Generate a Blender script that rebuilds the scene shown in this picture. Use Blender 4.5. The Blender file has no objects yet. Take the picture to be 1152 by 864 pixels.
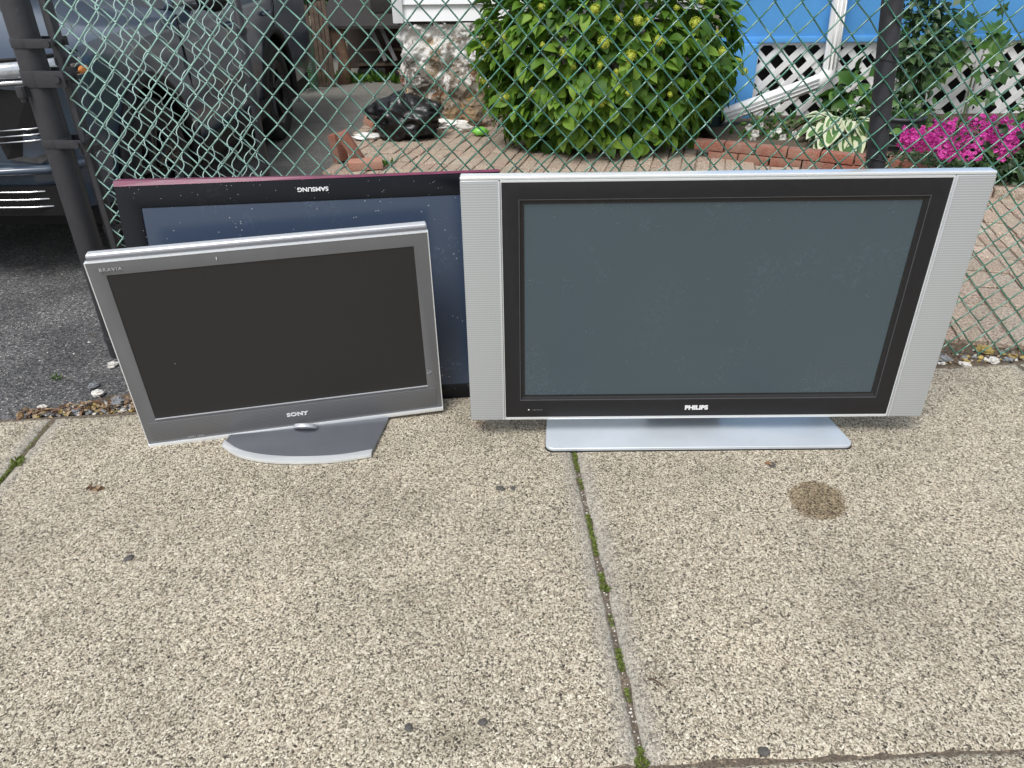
import bpy, bmesh, math, random
from math import radians as RAD, sin, cos, pi
from mathutils import Vector, Matrix, noise
random.seed(7)
S = bpy.context.scene
COL = S.collection
# ------------------------------------------------------------------ camera
FPX, CAMH, PITCH, ROLL = 850.0, 1.45, RAD(30.5), 0.0098
_c, _s = cos(PITCH), sin(PITCH)
F = Vector((0, _c, -_s)); R0 = Vector((1, 0, 0)); U0 = Vector((0, _s, _c))
RV = R0*cos(ROLL) - U0*sin(ROLL); UV_ = U0*cos(ROLL) + R0*sin(ROLL)
cam = bpy.data.objects.new('camera', bpy.data.cameras.new('camera')); COL.objects.link(cam)
cam.matrix_world = Matrix(((RV.x, UV_.x, -F.x, 0), (RV.y, UV_.y, -F.y, 0), (RV.z, UV_.z, -F.z, CAMH), (0, 0, 0, 1)))
cam.data.sensor_width = 36; cam.data.lens = FPX/1152*36
cam.data.clip_start = .02; cam.data.clip_end = 400
S.camera = cam
# ------------------------------------------------------------------ light
SUN_EL, SUN_AZ = RAD(58), RAD(-150)      # azimuth of the sun measured from +Y, clockwise
w = bpy.data.worlds.new('World'); S.world = w; w.use_nodes = True
nt = w.node_tree; nt.nodes.clear()
sky = nt.nodes.new('ShaderNodeTexSky'); sky.sky_type = 'NISHITA'; sky.sun_disc = False
sky.sun_elevation = SUN_EL; sky.sun_rotation = SUN_AZ; sky.air_density = 1.3; sky.dust_density = 2.5; sky.ozone_density = 1.2
hs = nt.nodes.new('ShaderNodeHueSaturation'); hs.inputs['Saturation'].default_value = .38
bg = nt.nodes.new('ShaderNodeBackground'); bg.inputs['Strength'].default_value = .13
wo = nt.nodes.new('ShaderNodeOutputWorld')
nt.links.new(sky.outputs[0], hs.inputs['Color']); nt.links.new(hs.outputs[0], bg.inputs[0]); nt.links.new(bg.outputs[0], wo.inputs[0])
sun = bpy.data.objects.new('sun', bpy.data.lights.new('sun', 'SUN')); COL.objects.link(sun)
sun.data.energy = 1.8; sun.data.angle = RAD(24); sun.data.color = (1, .98, .95)
sd = Vector((sin(SUN_AZ)*cos(SUN_EL), cos(SUN_AZ)*cos(SUN_EL), sin(SUN_EL)))
sun.rotation_euler = sd.to_track_quat('Z', 'Y').to_euler()
S.view_settings.view_transform = 'Standard'; S.view_settings.look = 'None'
S.view_settings.exposure = 0.43; S.view_settings.gamma = 1
S.render.engine = 'CYCLES'

# ------------------------------------------------------------------ pixel helpers (photo pixels -> real planes)
CP = Vector((0, 0, CAMH))
def ray(px, py): return F + RV*((px-576)/FPX) - UV_*((py-432)/FPX)
def G(px, py, z=0.0):
    d = ray(px, py); return CP + d*((z-CAMH)/d.z)
def V(px, py, Y):
    d = ray(px, py); return CP + d*(Y/d.y)

# ------------------------------------------------------------------ materials
def newmat(name):
    m = bpy.data.materials.new(name); m.use_nodes = True
    n = m.node_tree; b = n.nodes['Principled BSDF']; return m, n, b
def N(n, t, **k):
    x = n.nodes.new('ShaderNode'+t)
    for a, v in k.items():
        if a in x.inputs: x.inputs[a].default_value = v
        else: setattr(x, a, v)
    return x
def L(n, a, b): n.links.new(a, b)
def ramp(n, stops, interp='LINEAR'):
    r = n.nodes.new('ShaderNodeValToRGB'); e = r.color_ramp; e.interpolation = interp
    while len(e.elements) < len(stops): e.elements.new(1)
    for el, (p, c) in zip(e.elements, stops):
        el.position = p; el.color = (*c, 1) if len(c) == 3 else c
    return r
def coord(n, kind='Object', scale=None):
    t = N(n, 'TexCoord'); o = t.outputs[kind]
    if scale:
        mp = N(n, 'Mapping'); mp.inputs['Scale'].default_value = scale; L(n, o, mp.inputs[0]); o = mp.outputs[0]
    return o
def mix(n, fac, a, b, mode='MIX'):
    x = n.nodes.new('ShaderNodeMix'); x.data_type = 'RGBA'; x.blend_type = mode
    for v, i in ((fac, 0), (a, 6), (b, 7)):
        if hasattr(v, 'is_output'): L(n, v, x.inputs[i])
        else: x.inputs[i].default_value = v if i == 0 else ((*v, 1) if len(v) == 3 else v)
    return x.outputs[2]
def mth(n, op, a, b=None, clamp=False):
    x = n.nodes.new('ShaderNodeMath'); x.operation = op; x.use_clamp = clamp
    for v, i in ((a, 0), (b, 1)):
        if v is None: continue
        if hasattr(v, 'is_output'): L(n, v, x.inputs[i])
        else: x.inputs[i].default_value = v
    return x.outputs[0]
def bump(n, b, h, strength=.3, dist=.01):
    x = N(n, 'Bump'); x.inputs['Strength'].default_value = strength; x.inputs['Distance'].default_value = dist
    L(n, h, x.inputs['Height']); L(n, x.outputs[0], b.inputs['Normal']); return x
def mat(name, col, rough=.6, metal=0, var=.15, vs=20, bs=0, bscale=80, coat=0, spec=.5, dirt=None):
    m, n, b = newmat(name)
    co = coord(n)
    nz = N(n, 'TexNoise', Scale=vs, Detail=6.0, Roughness=.6); L(n, co, nz.inputs['Vector'])
    lo = tuple(c*(1-var) for c in col); hi = tuple(min(1, c*(1+var)) for c in col)
    r = ramp(n, [(.3, lo), (.7, hi)]); L(n, nz.outputs['Fac'], r.inputs[0])
    out = r.outputs[0]
    if dirt:
        dz = N(n, 'TexNoise', Scale=dirt[1], Detail=8.0, Roughness=.7); L(n, co, dz.inputs['Vector'])
        dr = ramp(n, [(dirt[2], (0, 0, 0)), (dirt[2]+.12, (1, 1, 1))]); L(n, dz.outputs['Fac'], dr.inputs[0])
        out = mix(n, dr.outputs[0], out, dirt[0])
    L(n, out, b.inputs['Base Color'])
    rr = ramp(n, [(.3, (rough*.88,)*3), (.7, (min(1, rough*1.12),)*3)]); L(n, nz.outputs['Fac'], rr.inputs[0]); L(n, rr.outputs[0], b.inputs['Roughness'])
    b.inputs['Metallic'].default_value = metal; b.inputs['Coat Weight'].default_value = coat
    b.inputs['Coat Roughness'].default_value = .08
    b.inputs['Specular IOR Level'].default_value = spec
    if bs:
        bz = N(n, 'TexNoise', Scale=bscale, Detail=5.0); L(n, co, bz.inputs['Vector']); bump(n, b, bz.outputs['Fac'], bs, .005)
    return m
def leafmat(name, a, c, d=None, trans=.3, rough=.45):
    m, n, b = newmat(name)
    g = N(n, 'NewGeometry'); r = ramp(n, [(0, a), (.6, c), (1, d or c)]); L(n, g.outputs['Random Per Island'], r.inputs[0])
    nz = N(n, 'TexNoise', Scale=60.0, Detail=3.0); L(n, coord(n), nz.inputs['Vector'])
    o = mix(n, mth(n, 'MULTIPLY', nz.outputs['Fac'], .35), r.outputs[0], tuple(x*.45 for x in a))
    L(n, o, b.inputs['Base Color']); b.inputs['Roughness'].default_value = rough
    tr = N(n, 'BsdfTranslucent'); L(n, o, tr.inputs[0]); ms = N(n, 'MixShader'); ms.inputs[0].default_value = trans
    L(n, b.outputs[0], ms.inputs[1]); L(n, tr.outputs[0], ms.inputs[2])
    L(n, ms.outputs[0], n.nodes['Material Output'].inputs[0]); return m

def aggregate_mat():
    m, n, b = newmat('exposed_aggregate')
    co = coord(n)
    wz = N(n, 'TexNoise', Scale=90.0, Detail=2.0); L(n, co, wz.inputs['Vector'])
    wv = n.nodes.new('ShaderNodeVectorMath'); wv.operation = 'MULTIPLY_ADD'
    L(n, wz.outputs['Color'], wv.inputs[0]); wv.inputs[1].default_value = (.006, .006, 0); L(n, co, wv.inputs[2])
    v = N(n, 'TexVoronoi', Scale=165.0); L(n, wv.outputs[0], v.inputs['Vector'])
    sp = N(n, 'SeparateColor'); L(n, v.outputs['Color'], sp.inputs[0])
    r = ramp(n, [(0, (.055, .047, .038)), (.07, (.13, .113, .090)), (.20, (.24, .207, .156)), (.38, (.38, .328, .245)), (.55, (.51, .452, .35)), (.74, (.61, .552, .44)), (.9, (.74, .69, .575))], 'CONSTANT')
    L(n, sp.outputs[0], r.inputs[0])
    v2 = N(n, 'TexVoronoi', Scale=320.0); L(n, wv.outputs[0], v2.inputs['Vector'])
    s2 = N(n, 'SeparateColor'); L(n, v2.outputs['Color'], s2.inputs[0])
    r2 = ramp(n, [(0, (.085, .073, .058)), (.15, (.235, .203, .155)), (.4, (.44, .385, .295)), (.70, (.65, .592, .48))], 'CONSTANT'); L(n, s2.outputs[1], r2.inputs[0])
    big = mth(n, 'GREATER_THAN', sp.outputs[1], .42)
    ve = N(n, 'TexVoronoi', Scale=165.0, feature='DISTANCE_TO_EDGE'); L(n, wv.outputs[0], ve.inputs['Vector'])
    inside = mth(n, 'GREATER_THAN', ve.outputs['Distance'], .09)
    f = mth(n, 'MULTIPLY', big, inside)
    c = mix(n, f, r2.outputs[0], r.outputs[0])
    # broad tone changes: old dirt and traffic wear
    bz = N(n, 'TexNoise', Scale=2.6, Detail=7.0, Roughness=.62); L(n, co, bz.inputs['Vector'])
    br = ramp(n, [(.3, (.76, .755, .75)), (.50, (.96, .96, .95)), (.7, (1.06, 1.05, 1.02))]); L(n, bz.outputs['Fac'], br.inputs[0])
    c = mix(n, 1.0, c, br.outputs[0], 'MULTIPLY')
    mz = N(n, 'TexNoise', Scale=9.0, Detail=6.0, Roughness=.7); L(n, co, mz.inputs['Vector'])
    mr = ramp(n, [(.60, (0, 0, 0)), (.74, (1, 1, 1))]); L(n, mz.outputs['Fac'], mr.inputs[0])
    c = mix(n, mth(n, 'MULTIPLY', mr.outputs[0], .35), c, (.33, .31, .28))
    lz = N(n, 'TexNoise', Scale=1.1, Detail=3.0, Distortion=1.5); L(n, co, lz.inputs['Vector'])
    lr = ramp(n, [(.50, (0, 0, 0)), (.66, (1, 1, 1))]); L(n, lz.outputs['Fac'], lr.inputs[0])
    c = mix(n, mth(n, 'MULTIPLY', lr.outputs[0], .45), c, mix(n, 1.0, c, (.86, .88, .87), 'MULTIPLY'))
    dz = N(n, 'TexNoise', Scale=38.0, Detail=4.0, Roughness=.7); L(n, co, dz.inputs['Vector'])
    dr = ramp(n, [(.66, (0, 0, 0)), (.72, (1, 1, 1))]); L(n, dz.outputs['Fac'], dr.inputs[0])
    c = mix(n, mth(n, 'MULTIPLY', dr.outputs[0], .4), c, (.26, .24, .21))
    # grey tooled margin beside each joint, stored per vertex on the slab as 'margin'
    at = N(n, 'Attribute', attribute_name='margin')
    ms_ = mth(n, 'MULTIPLY', at.outputs['Fac'], mth(n, 'ADD', mth(n, 'MULTIPLY', mz.outputs['Fac'], .9), .1))
    c = mix(n, ms_, c, (.33, .32, .295))
    # wet stain with its own outline
    sx = N(n, 'SeparateXYZ'); L(n, co, sx.inputs[0])
    def blob(x, y, rx, ry, lo, hi, amt, colr, c, ns=14.0, na=.45, rot=0):
        dx = mth(n, 'SUBTRACT', sx.outputs[0], x); dy = mth(n, 'SUBTRACT', sx.outputs[1], y)
        u = mth(n, 'ADD', mth(n, 'MULTIPLY', dx, cos(rot)/rx), mth(n, 'MULTIPLY', dy, sin(rot)/rx))
        w_ = mth(n, 'ADD', mth(n, 'MULTIPLY', dx, -sin(rot)/ry), mth(n, 'MULTIPLY', dy, cos(rot)/ry))
        d = mth(n, 'SQRT', mth(n, 'ADD', mth(n, 'MULTIPLY', u, u), mth(n, 'MULTIPLY', w_, w_)))
        nz = N(n, 'TexNoise', Scale=ns, Detail=3.0); L(n, co, nz.inputs['Vector'])
        d = mth(n, 'ADD', d, mth(n, 'MULTIPLY', mth(n, 'SUBTRACT', nz.outputs['Fac'], .5), na))
        rr = ramp(n, [(lo, (1, 1, 1)), (hi, (0, 0, 0))]); L(n, d, rr.inputs[0])
        return mix(n, mth(n, 'MULTIPLY', rr.outputs[0], amt), c, mix(n, 1.0, c, colr, 'MULTIPLY'))
    p = G(918, 566); c = blob(p.x, p.y, .086, .098, .86, 1.06, .90, (.50, .43, .34), c, 22.0, .40, -.5)
    p = G(512, 836); c = blob(p.x, p.y, .10, .05, .3, 1.0, .55, (.55, .54, .52), c)
    p = G(470, 690); c = blob(p.x, p.y, .35, .12, .2, 1.0, .22, (.7, .72, .7), c, 8.0, .9)
    p = G(690, 690); c = blob(p.x+.05, p.y, .10, .5, .2, 1.0, .18, (.7, .7, .68), c, 8.0, .9)
    p = G(540, 480); c = blob(p.x, p.y, .03, .03, .4, 1.0, .6, (.5, .42, .35), c)
    L(n, c, b.inputs['Base Color']); b.inputs['Roughness'].default_value = .88; b.inputs['Specular IOR Level'].default_value = .3
    h = mth(n, 'ADD', mth(n, 'MULTIPLY', mth(n, 'MINIMUM', ve.outputs['Distance'], .3), 2.0), mth(n, 'MULTIPLY', s2.outputs[2], .35))
    bump(n, b, h, .55, .004)
    return m
def asphalt_mat(name='asphalt', base=(.088, .088, .091), sc=170.0):
    m, n, b = newmat(name); co = coord(n)
    v = N(n, 'TexVoronoi', Scale=sc); L(n, co, v.inputs['Vector'])
    sp = N(n, 'SeparateColor'); L(n, v.outputs['Color'], sp.inputs[0])
    r = ramp(n, [(0, tuple(x*.45 for x in base)), (.3, base), (.62, tuple(x*1.7 for x in base)), (.86, (.16, .155, .15)), (.955, (.36, .35, .33))], 'CONSTANT'); L(n, sp.outputs[0], r.inputs[0])
    bz = N(n, 'TexNoise', Scale=3.0, Detail=7.0); L(n, co, bz.inputs['Vector'])
    br = ramp(n, [(.35, (.7, .7, .7)), (.65, (1.25, 1.25, 1.22))]); L(n, bz.outputs['Fac'], br.inputs[0])
    c = mix(n, 1.0, r.outputs[0], br.outputs[0], 'MULTIPLY')
    sx = N(n, 'SeparateXYZ'); L(n, co, sx.inputs[0])
    wn = N(n, 'TexNoise', Scale=1.7, Detail=8.0, Roughness=.65); L(n, co, wn.inputs['Vector'])
    wf = mth(n, 'ADD', mth(n, 'MULTIPLY', mth(n, 'SUBTRACT', sx.outputs[1], 4.2), .22), mth(n, 'MULTIPLY', mth(n, 'SUBTRACT', wn.outputs['Fac'], .5), 2.4), True)
    c = mix(n, mth(n, 'MULTIPLY', wf, .75), c, (.21, .20, .17))
    L(n, c, b.inputs['Base Color'])
    b.inputs['Roughness'].default_value = .8
    bump(n, b, v.outputs['Distance'], .8, .006); return m
def brickmat(name, cols, speck=.5, rough=.9, ns=180.0):
    m, n, b = newmat(name); g = N(n, 'NewGeometry'); co = coord(n)
    r = ramp(n, [(i/(len(cols)-1) if len(cols) > 1 else 0, c) for i, c in enumerate(cols)]); L(n, g.outputs['Random Per Island'], r.inputs[0])
    nz = N(n, 'TexNoise', Scale=ns, Detail=3.0); L(n, co, nz.inputs['Vector'])
    rr = ramp(n, [(.36, (.45, .42, .4)), (.5, (1, 1, 1)), (.62, (1.5, 1.5, 1.47))]); L(n, nz.outputs['Fac'], rr.inputs[0])
    c = mix(n, speck, r.outputs[0], mix(n, 1.0, r.outputs[0], rr.outputs[0], 'MULTIPLY'))
    bz = N(n, 'TexNoise', Scale=5.0, Detail=7.0, Roughness=.7); L(n, co, bz.inputs['Vector'])
    b2 = ramp(n, [(.45, (0, 0, 0)), (.7, (1, 1, 1))]); L(n, bz.outputs['Fac'], b2.inputs[0])
    c = mix(n, mth(n, 'MULTIPLY', b2.outputs[0], .6), c, (.30, .26, .20))
    L(n, c, b.inputs['Base Color']); b.inputs['Roughness'].default_value = rough
    bump(n, b, nz.outputs['Fac'], .5, .004); return m
def grille_mat(name, col, pitch=.0042, horiz=True, strength=.45, rough=.35, metal=.6, dark=.55):
    m, n, b = newmat(name); co = coord(n)
    sx = N(n, 'SeparateXYZ'); L(n, co, sx.inputs[0])
    wz = mth(n, 'SINE', mth(n, 'MULTIPLY', sx.outputs[2], 2*pi/pitch))
    wx = mth(n, 'SINE', mth(n, 'MULTIPLY', sx.outputs[0], 2*pi/(pitch*.8)))
    hole = mth(n, 'MULTIPLY', mth(n, 'ADD', mth(n, 'MULTIPLY', wz, .5), .5), mth(n, 'ADD', mth(n, 'MULTIPLY', wx, .25), .75))
    L(n, mix(n, mth(n, 'MULTIPLY', hole, strength), col, tuple(c*dark for c in col)), b.inputs['Base Color'])
    b.inputs['Roughness'].default_value = rough; b.inputs['Metallic'].default_value = metal
    return m
def screen_mat(name, col, rough, speck=None, smears_reflections=0, coat=0, spec=.5):
    m, n, b = newmat(name); co = coord(n)
    nz = N(n, 'TexNoise', Scale=2.2, Detail=3.0); L(n, co, nz.inputs['Vector'])
    c = mix(n, nz.outputs['Fac'], tuple(x*.93 for x in col), tuple(x*1.07 for x in col))
    if smears_reflections:
        a = N(n, 'TexNoise', Scale=5.0, Detail=2.0); L(n, co, a.inputs['Vector'])
        ar = ramp(n, [(.53, (0, 0, 0)), (.66, (1, 1, 1))]); L(n, a.outputs['Fac'], ar.inputs[0])
        s_ = N(n, 'TexNoise', Scale=34.0, Detail=9.0, Roughness=.75, Distortion=1.6); L(n, co, s_.inputs['Vector'])
        sr = ramp(n, [(.52, (0, 0, 0)), (.70, (1, 1, 1))]); L(n, s_.outputs['Fac'], sr.inputs[0])
        c = mix(n, mth(n, 'MULTIPLY', mth(n, 'MULTIPLY', ar.outputs[0], sr.outputs[0]), smears_reflections), c, tuple(min(1, x*1.6+.03) for x in col))
        L(n, mix(n, mth(n, 'MULTIPLY', mth(n, 'MULTIPLY', ar.outputs[0], sr.outputs[0]), .6), (rough,)*3, (min(1, rough+.12),)*3), b.inputs['Roughness'])
    else: b.inputs['Roughness'].default_value = rough
    if speck:
        v = N(n, 'TexVoronoi', Scale=speck[0]); L(n, co, v.inputs['Vector'])
        sp = N(n, 'SeparateColor'); L(n, v.outputs['Color'], sp.inputs[0])
        k = mth(n, 'MULTIPLY', mth(n, 'GREATER_THAN', sp.outputs[0], speck[1]), mth(n, 'LESS_THAN', v.outputs['Distance'], speck[2]))
        dz = N(n, 'TexNoise', Scale=6.0); L(n, co, dz.inputs['Vector'])
        k = mth(n, 'MULTIPLY', k, mth(n, 'GREATER_THAN', dz.outputs['Fac'], .47))
        c = mix(n, k, c, (.4, .42, .45))
    L(n, c, b.inputs['Base Color']); b.inputs['Coat Weight'].default_value = coat; b.inputs['Coat Roughness'].default_value = .03
    b.inputs['Specular IOR Level'].default_value = spec
    return m
def stone_mat():
    m, n, b = newmat('painted_fieldstone'); co = coord(n)
    v = N(n, 'TexVoronoi', Scale=5.2, Randomness=1.0); L(n, co, v.inputs['Vector'])
    sp = N(n, 'SeparateColor'); L(n, v.outputs['Color'], sp.inputs[0])
    rk = ramp(n, [(0, (.20, .15, .10)), (.25, (.22, .10, .05)), (.42, (.45, .29, .13)), (.6, (.18, .16, .14)), (.8, (.28, .23, .18))]); L(n, sp.outputs[1], rk.inputs[0])
    nz = N(n, 'TexNoise', Scale=9.0, Detail=12.0, Roughness=.78, Distortion=1.0); L(n, co, nz.inputs['Vector'])
    sx = N(n, 'SeparateXYZ'); L(n, co, sx.inputs[0])
    h = mth(n, 'ADD', nz.outputs['Fac'], mth(n, 'MULTIPLY', mth(n, 'SUBTRACT', sx.outputs[2], .42), .40))
    h = mth(n, 'ADD', h, mth(n, 'MULTIPLY', mth(n, 'SUBTRACT', sp.outputs[0], .5), .16))
    pr = ramp(n, [(.49, (0, 0, 0)), (.55, (1, 1, 1))]); L(n, h, pr.inputs[0])
    wz = ramp(n, [(.3, (.55, .53, .49)), (.6, (.78, .77, .74))]); L(n, nz.outputs['Fac'], wz.inputs[0])
    L(n, mix(n, pr.outputs[0], rk.outputs[0], wz.outputs[0]), b.inputs['Base Color']); b.inputs['Roughness'].default_value = .85
    bump(n, b, nz.outputs['Fac'], .8, .03); return m
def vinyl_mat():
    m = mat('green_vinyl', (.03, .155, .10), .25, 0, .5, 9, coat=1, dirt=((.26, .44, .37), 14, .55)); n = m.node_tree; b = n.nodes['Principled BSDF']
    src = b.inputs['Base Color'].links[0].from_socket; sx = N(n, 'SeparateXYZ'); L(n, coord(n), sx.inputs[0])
    r = ramp(n, [(.10, (.85,)*3), (.34, (0, 0, 0))]); L(n, mth(n, 'MULTIPLY', sx.outputs[0], .25), r.inputs[0])   # sky-lit paleness near the gate, painted into the coating colour
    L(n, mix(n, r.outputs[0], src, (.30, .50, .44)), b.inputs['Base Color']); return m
M = dict(
 aggregate=aggregate_mat(), asphalt=asphalt_mat(), road=asphalt_mat('road_asphalt', (.06, .06, .06), 120.0),
 soil=mat('soil', (.10, .075, .05), .95, var=.5, vs=60, bs=.9, bscale=90, dirt=((.22, .17, .11), 30, .55)),
 earth=mat('earth', (.13, .11, .075), .95, var=.4, vs=3, bs=.8, bscale=40),
 joint=mat('joint_grit', (.12, .095, .07), .95, var=.6, vs=150, bs=1, bscale=220, dirt=((.38, .30, .22), 90, .55)),
 paver=brickmat('paver', [(.32, .235, .18), (.39, .315, .245), (.32, .265, .21), (.43, .34, .27), (.35, .255, .20), (.40, .345, .28)], .98, .9, 120.0),
 brick=brickmat('red_brick', [(.24, .085, .058), (.30, .115, .078), (.21, .09, .068)], .8),
 pinkbrick=brickmat('pink_brick', [(.38, .17, .12), (.44, .23, .17)], .5),
 silver=mat('silver_plastic', (.60, .62, .65), .32, .35, .04, 6, coat=.15, dirt=((.42, .42, .42), 60, .68)),
 silver_bright=mat('bright_silver', (.80, .83, .85), .22, .45, .03, 6, coat=.3),
 stand_silver=mat('brushed_stand', (.60, .65, .70), .36, .35, .07, 5, coat=.25),
 speaker=grille_mat('speaker_grille', (.46, .48, .49), .0072, dark=.55, strength=.8, metal=.15),
 bezel=mat('charcoal_bezel', (.013, .013, .015), .45, 0, .1, 40, coat=0, spec=.35, dirt=((.05, .05, .05), 70, .68)),
 groove=mat('bezel_groove', (.075, .075, .08), .35, 0, .1, 40),
 bezel_lip=mat('bezel_lip', (.006, .006, .007), .25, 0, .1, 40, coat=.3),
 grey_frame=mat('grey_frame', (.155, .158, .168), .42, .25, .05, 8, dirt=((.24, .24, .245), 55, .70)),
 grey_grille=grille_mat('lower_grille', (.155, .158, .168), .0055, strength=.8, dark=.5, rough=.42, metal=.25),
 base_grey=mat('base_grey', (.15, .16, .18), .35, .3, .06, 8, coat=.2),
 screen_philips=screen_mat('plasma_glass', (.055, .080, .096), .27, (160.0, .99, .13), .40),
 screen_sony=screen_mat('matte_screen', (.021, .020, .019), .6, (90.0, .997, .14), .06, 0, .35),
 screen_samsung=screen_mat('blue_glass', (.036, .055, .094), .16, (120.0, .93, .2), 1.2, 0, .45),  # strong mottling: a blotchy reflection painted into the glass colour
 gloss_black=screen_mat('gloss_black', (.005, .006, .009), .22, (190.0, .92, .2), .7, 0, .22),
 burgundy=mat('burgundy_trim', (.15, .022, .065), .5, 0, .25, 20, coat=.1),
 shell=mat('rear_shell', (.03, .03, .033), .6, 0, .1, 12, .1),
 white_print=mat('white_print', (.75, .75, .76), .5, 0, .03),
 faint_print=mat('faint_print', (.42, .43, .44), .5, 0, .03),
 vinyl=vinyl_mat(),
 vinyl_pale=mat('pale_green_vinyl', (.42, .60, .54), .28, 0, .3, 9, coat=.6, dirt=((.06, .2, .14), 8, .58)),
 post=mat('charcoal_post', (.030, .030, .035), .55, .0, .12, 30, .15, 60, dirt=((.07, .07, .072), 20, .64)),
 galv=mat('dull_steel', (.12, .12, .125), .45, .7, .2, 30),
 carpaint=mat('slate_blue_paint', (.036, .056, .088), .3, .1, .05, 3, coat=.6),
 carblack=mat('car_black_trim', (.009, .009, .010), .6, 0, .15, 40, .2, 90, spec=.25),
 chrome=mat('chrome', (.75, .76, .78), .12, 1, .03),
 rubber=mat('rubber', (.010, .010, .010), .85, 0, .2, 60, .3, 90),
 rim=mat('dark_rim', (.035, .036, .04), .3, .6, .1, 20),
 carglass=mat('car_glass', (.012, .015, .017), .04, 0, .1, 3, coat=1),
 lamp=mat('headlight_lens', (.45, .48, .52), .08, .3, .25, 40, coat=1),
 amber=mat('amber_reflector', (.75, .25, .04), .2, 0, .1, 20, coat=1),
 bag=mat('black_bag', (.008, .008, .009), .34, 0, .1, 30, .5, 22, coat=0),
 siding=mat('white_siding', (.78, .79, .80), .5, 0, .03, 4),
 bluepaint=mat('blue_paint', (.095, .34, .72), .55, 0, .07, 3, .15, 50, dirt=((.14, .38, .70), 5, .58)),
 lattice=mat('white_lattice', (.80, .80, .79), .55, 0, .06, 12, dirt=((.50, .49, .45), 9, .66)),
 gutter=mat('white_gutter', (.76, .76, .75), .45, 0, .05, 8, dirt=((.5, .48, .44), 10, .66)),
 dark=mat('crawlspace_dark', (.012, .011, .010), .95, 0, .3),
 darkwood=mat('dark_wood', (.035, .024, .019), .85, 0, .4, 25, .5, 50),
 brownwood=mat('brown_planks', (.10, .072, .052), .85, 0, .45, 18, .5, 60),
 log=mat('log_bark', (.24, .15, .10), .9, 0, .35, 22, .8, 40),
 greyboard=mat('grey_board', (.22, .22, .23), .8, 0, .25, 22),
 roofing=mat('dark_roofing', (.028, .025, .024), .9, 0, .3, 40, .5, 80),
 net=mat('green_net', (.03, .11, .075), .8, 0, .3, 30),
 whitepole=mat('white_pole', (.65, .68, .68), .4, 0, .1, 30),
 pot=mat('charcoal_pot', (.035, .038, .045), .5, 0, .2, 10),
 teal=mat('dark_teal_bin', (.012, .03, .035), .5, 0, .2, 10),
 paper=mat('white_paper', (.78, .77, .74), .8, 0, .1, 30),
 lime=mat('lime_plastic', (.20, .55, .08), .35, 0, .1, 20, coat=.3),
 gum=mat('old_gum', (.09, .085, .078), .75, 0, .3, 150, .6, 260),
 twig=mat('twig_bark', (.10, .065, .045), .9, 0, .3, 60, .5, 90),
 stone=stone_mat(),
 rock_w=mat('pale_rock', (.58, .56, .52), .9, 0, .25, 60, .8, 90),
 rock_g=mat('grey_rock', (.20, .21, .22), .9, 0, .35, 60, .8, 90),
 rock_o=mat('ochre_rock', (.36, .27, .09), .9, 0, .35, 40, .8, 90),
 litter=leafmat('dry_leaf', (.08, .045, .025), (.24, .13, .07), (.45, .35, .22), .1, .8),
 moss=leafmat('moss_green', (.10, .13, .025), (.19, .25, .05), (.28, .35, .08), .2, .8),
 hydrangea=leafmat('hydrangea_leaf', (.050, .135, .014), (.15, .31, .026), (.30, .48, .06), .40, .6),
 bloom=leafmat('lime_bloom', (.50, .60, .06), (.68, .74, .12), (.80, .82, .25), .2, .6),
 vineleaf=leafmat('vine_leaf', (.035, .095, .02), (.08, .19, .035), (.16, .32, .06), .3),
 shrubleaf=leafmat('shrub_leaf', (.02, .05, .018), (.045, .10, .03), (.09, .17, .05), .2),
 treeleaf=leafmat('tree_leaf', (.015, .035, .012), (.03, .07, .02), (.07, .13, .04), .2),
 hostagreen=leafmat('hosta_green', (.05, .13, .035), (.09, .21, .05), (.14, .28, .07), .2),
 hostawhite=leafmat('hosta_margin', (.58, .62, .38), (.72, .74, .55), None, .2),
 magenta=leafmat('magenta_petal', (.48, .015, .25), (.70, .04, .40), (.88, .22, .62), .25, .55),
 whitepetal=leafmat('white_petal', (.75, .75, .70), (.85, .85, .8), None, .2, .6),
 grass=leafmat('grass_blade', (.05, .12, .015), (.11, .24, .03), (.2, .36, .06), .3),
 stem=mat('green_stem', (.06, .10, .03), .7, 0, .3, 40),
)

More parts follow.
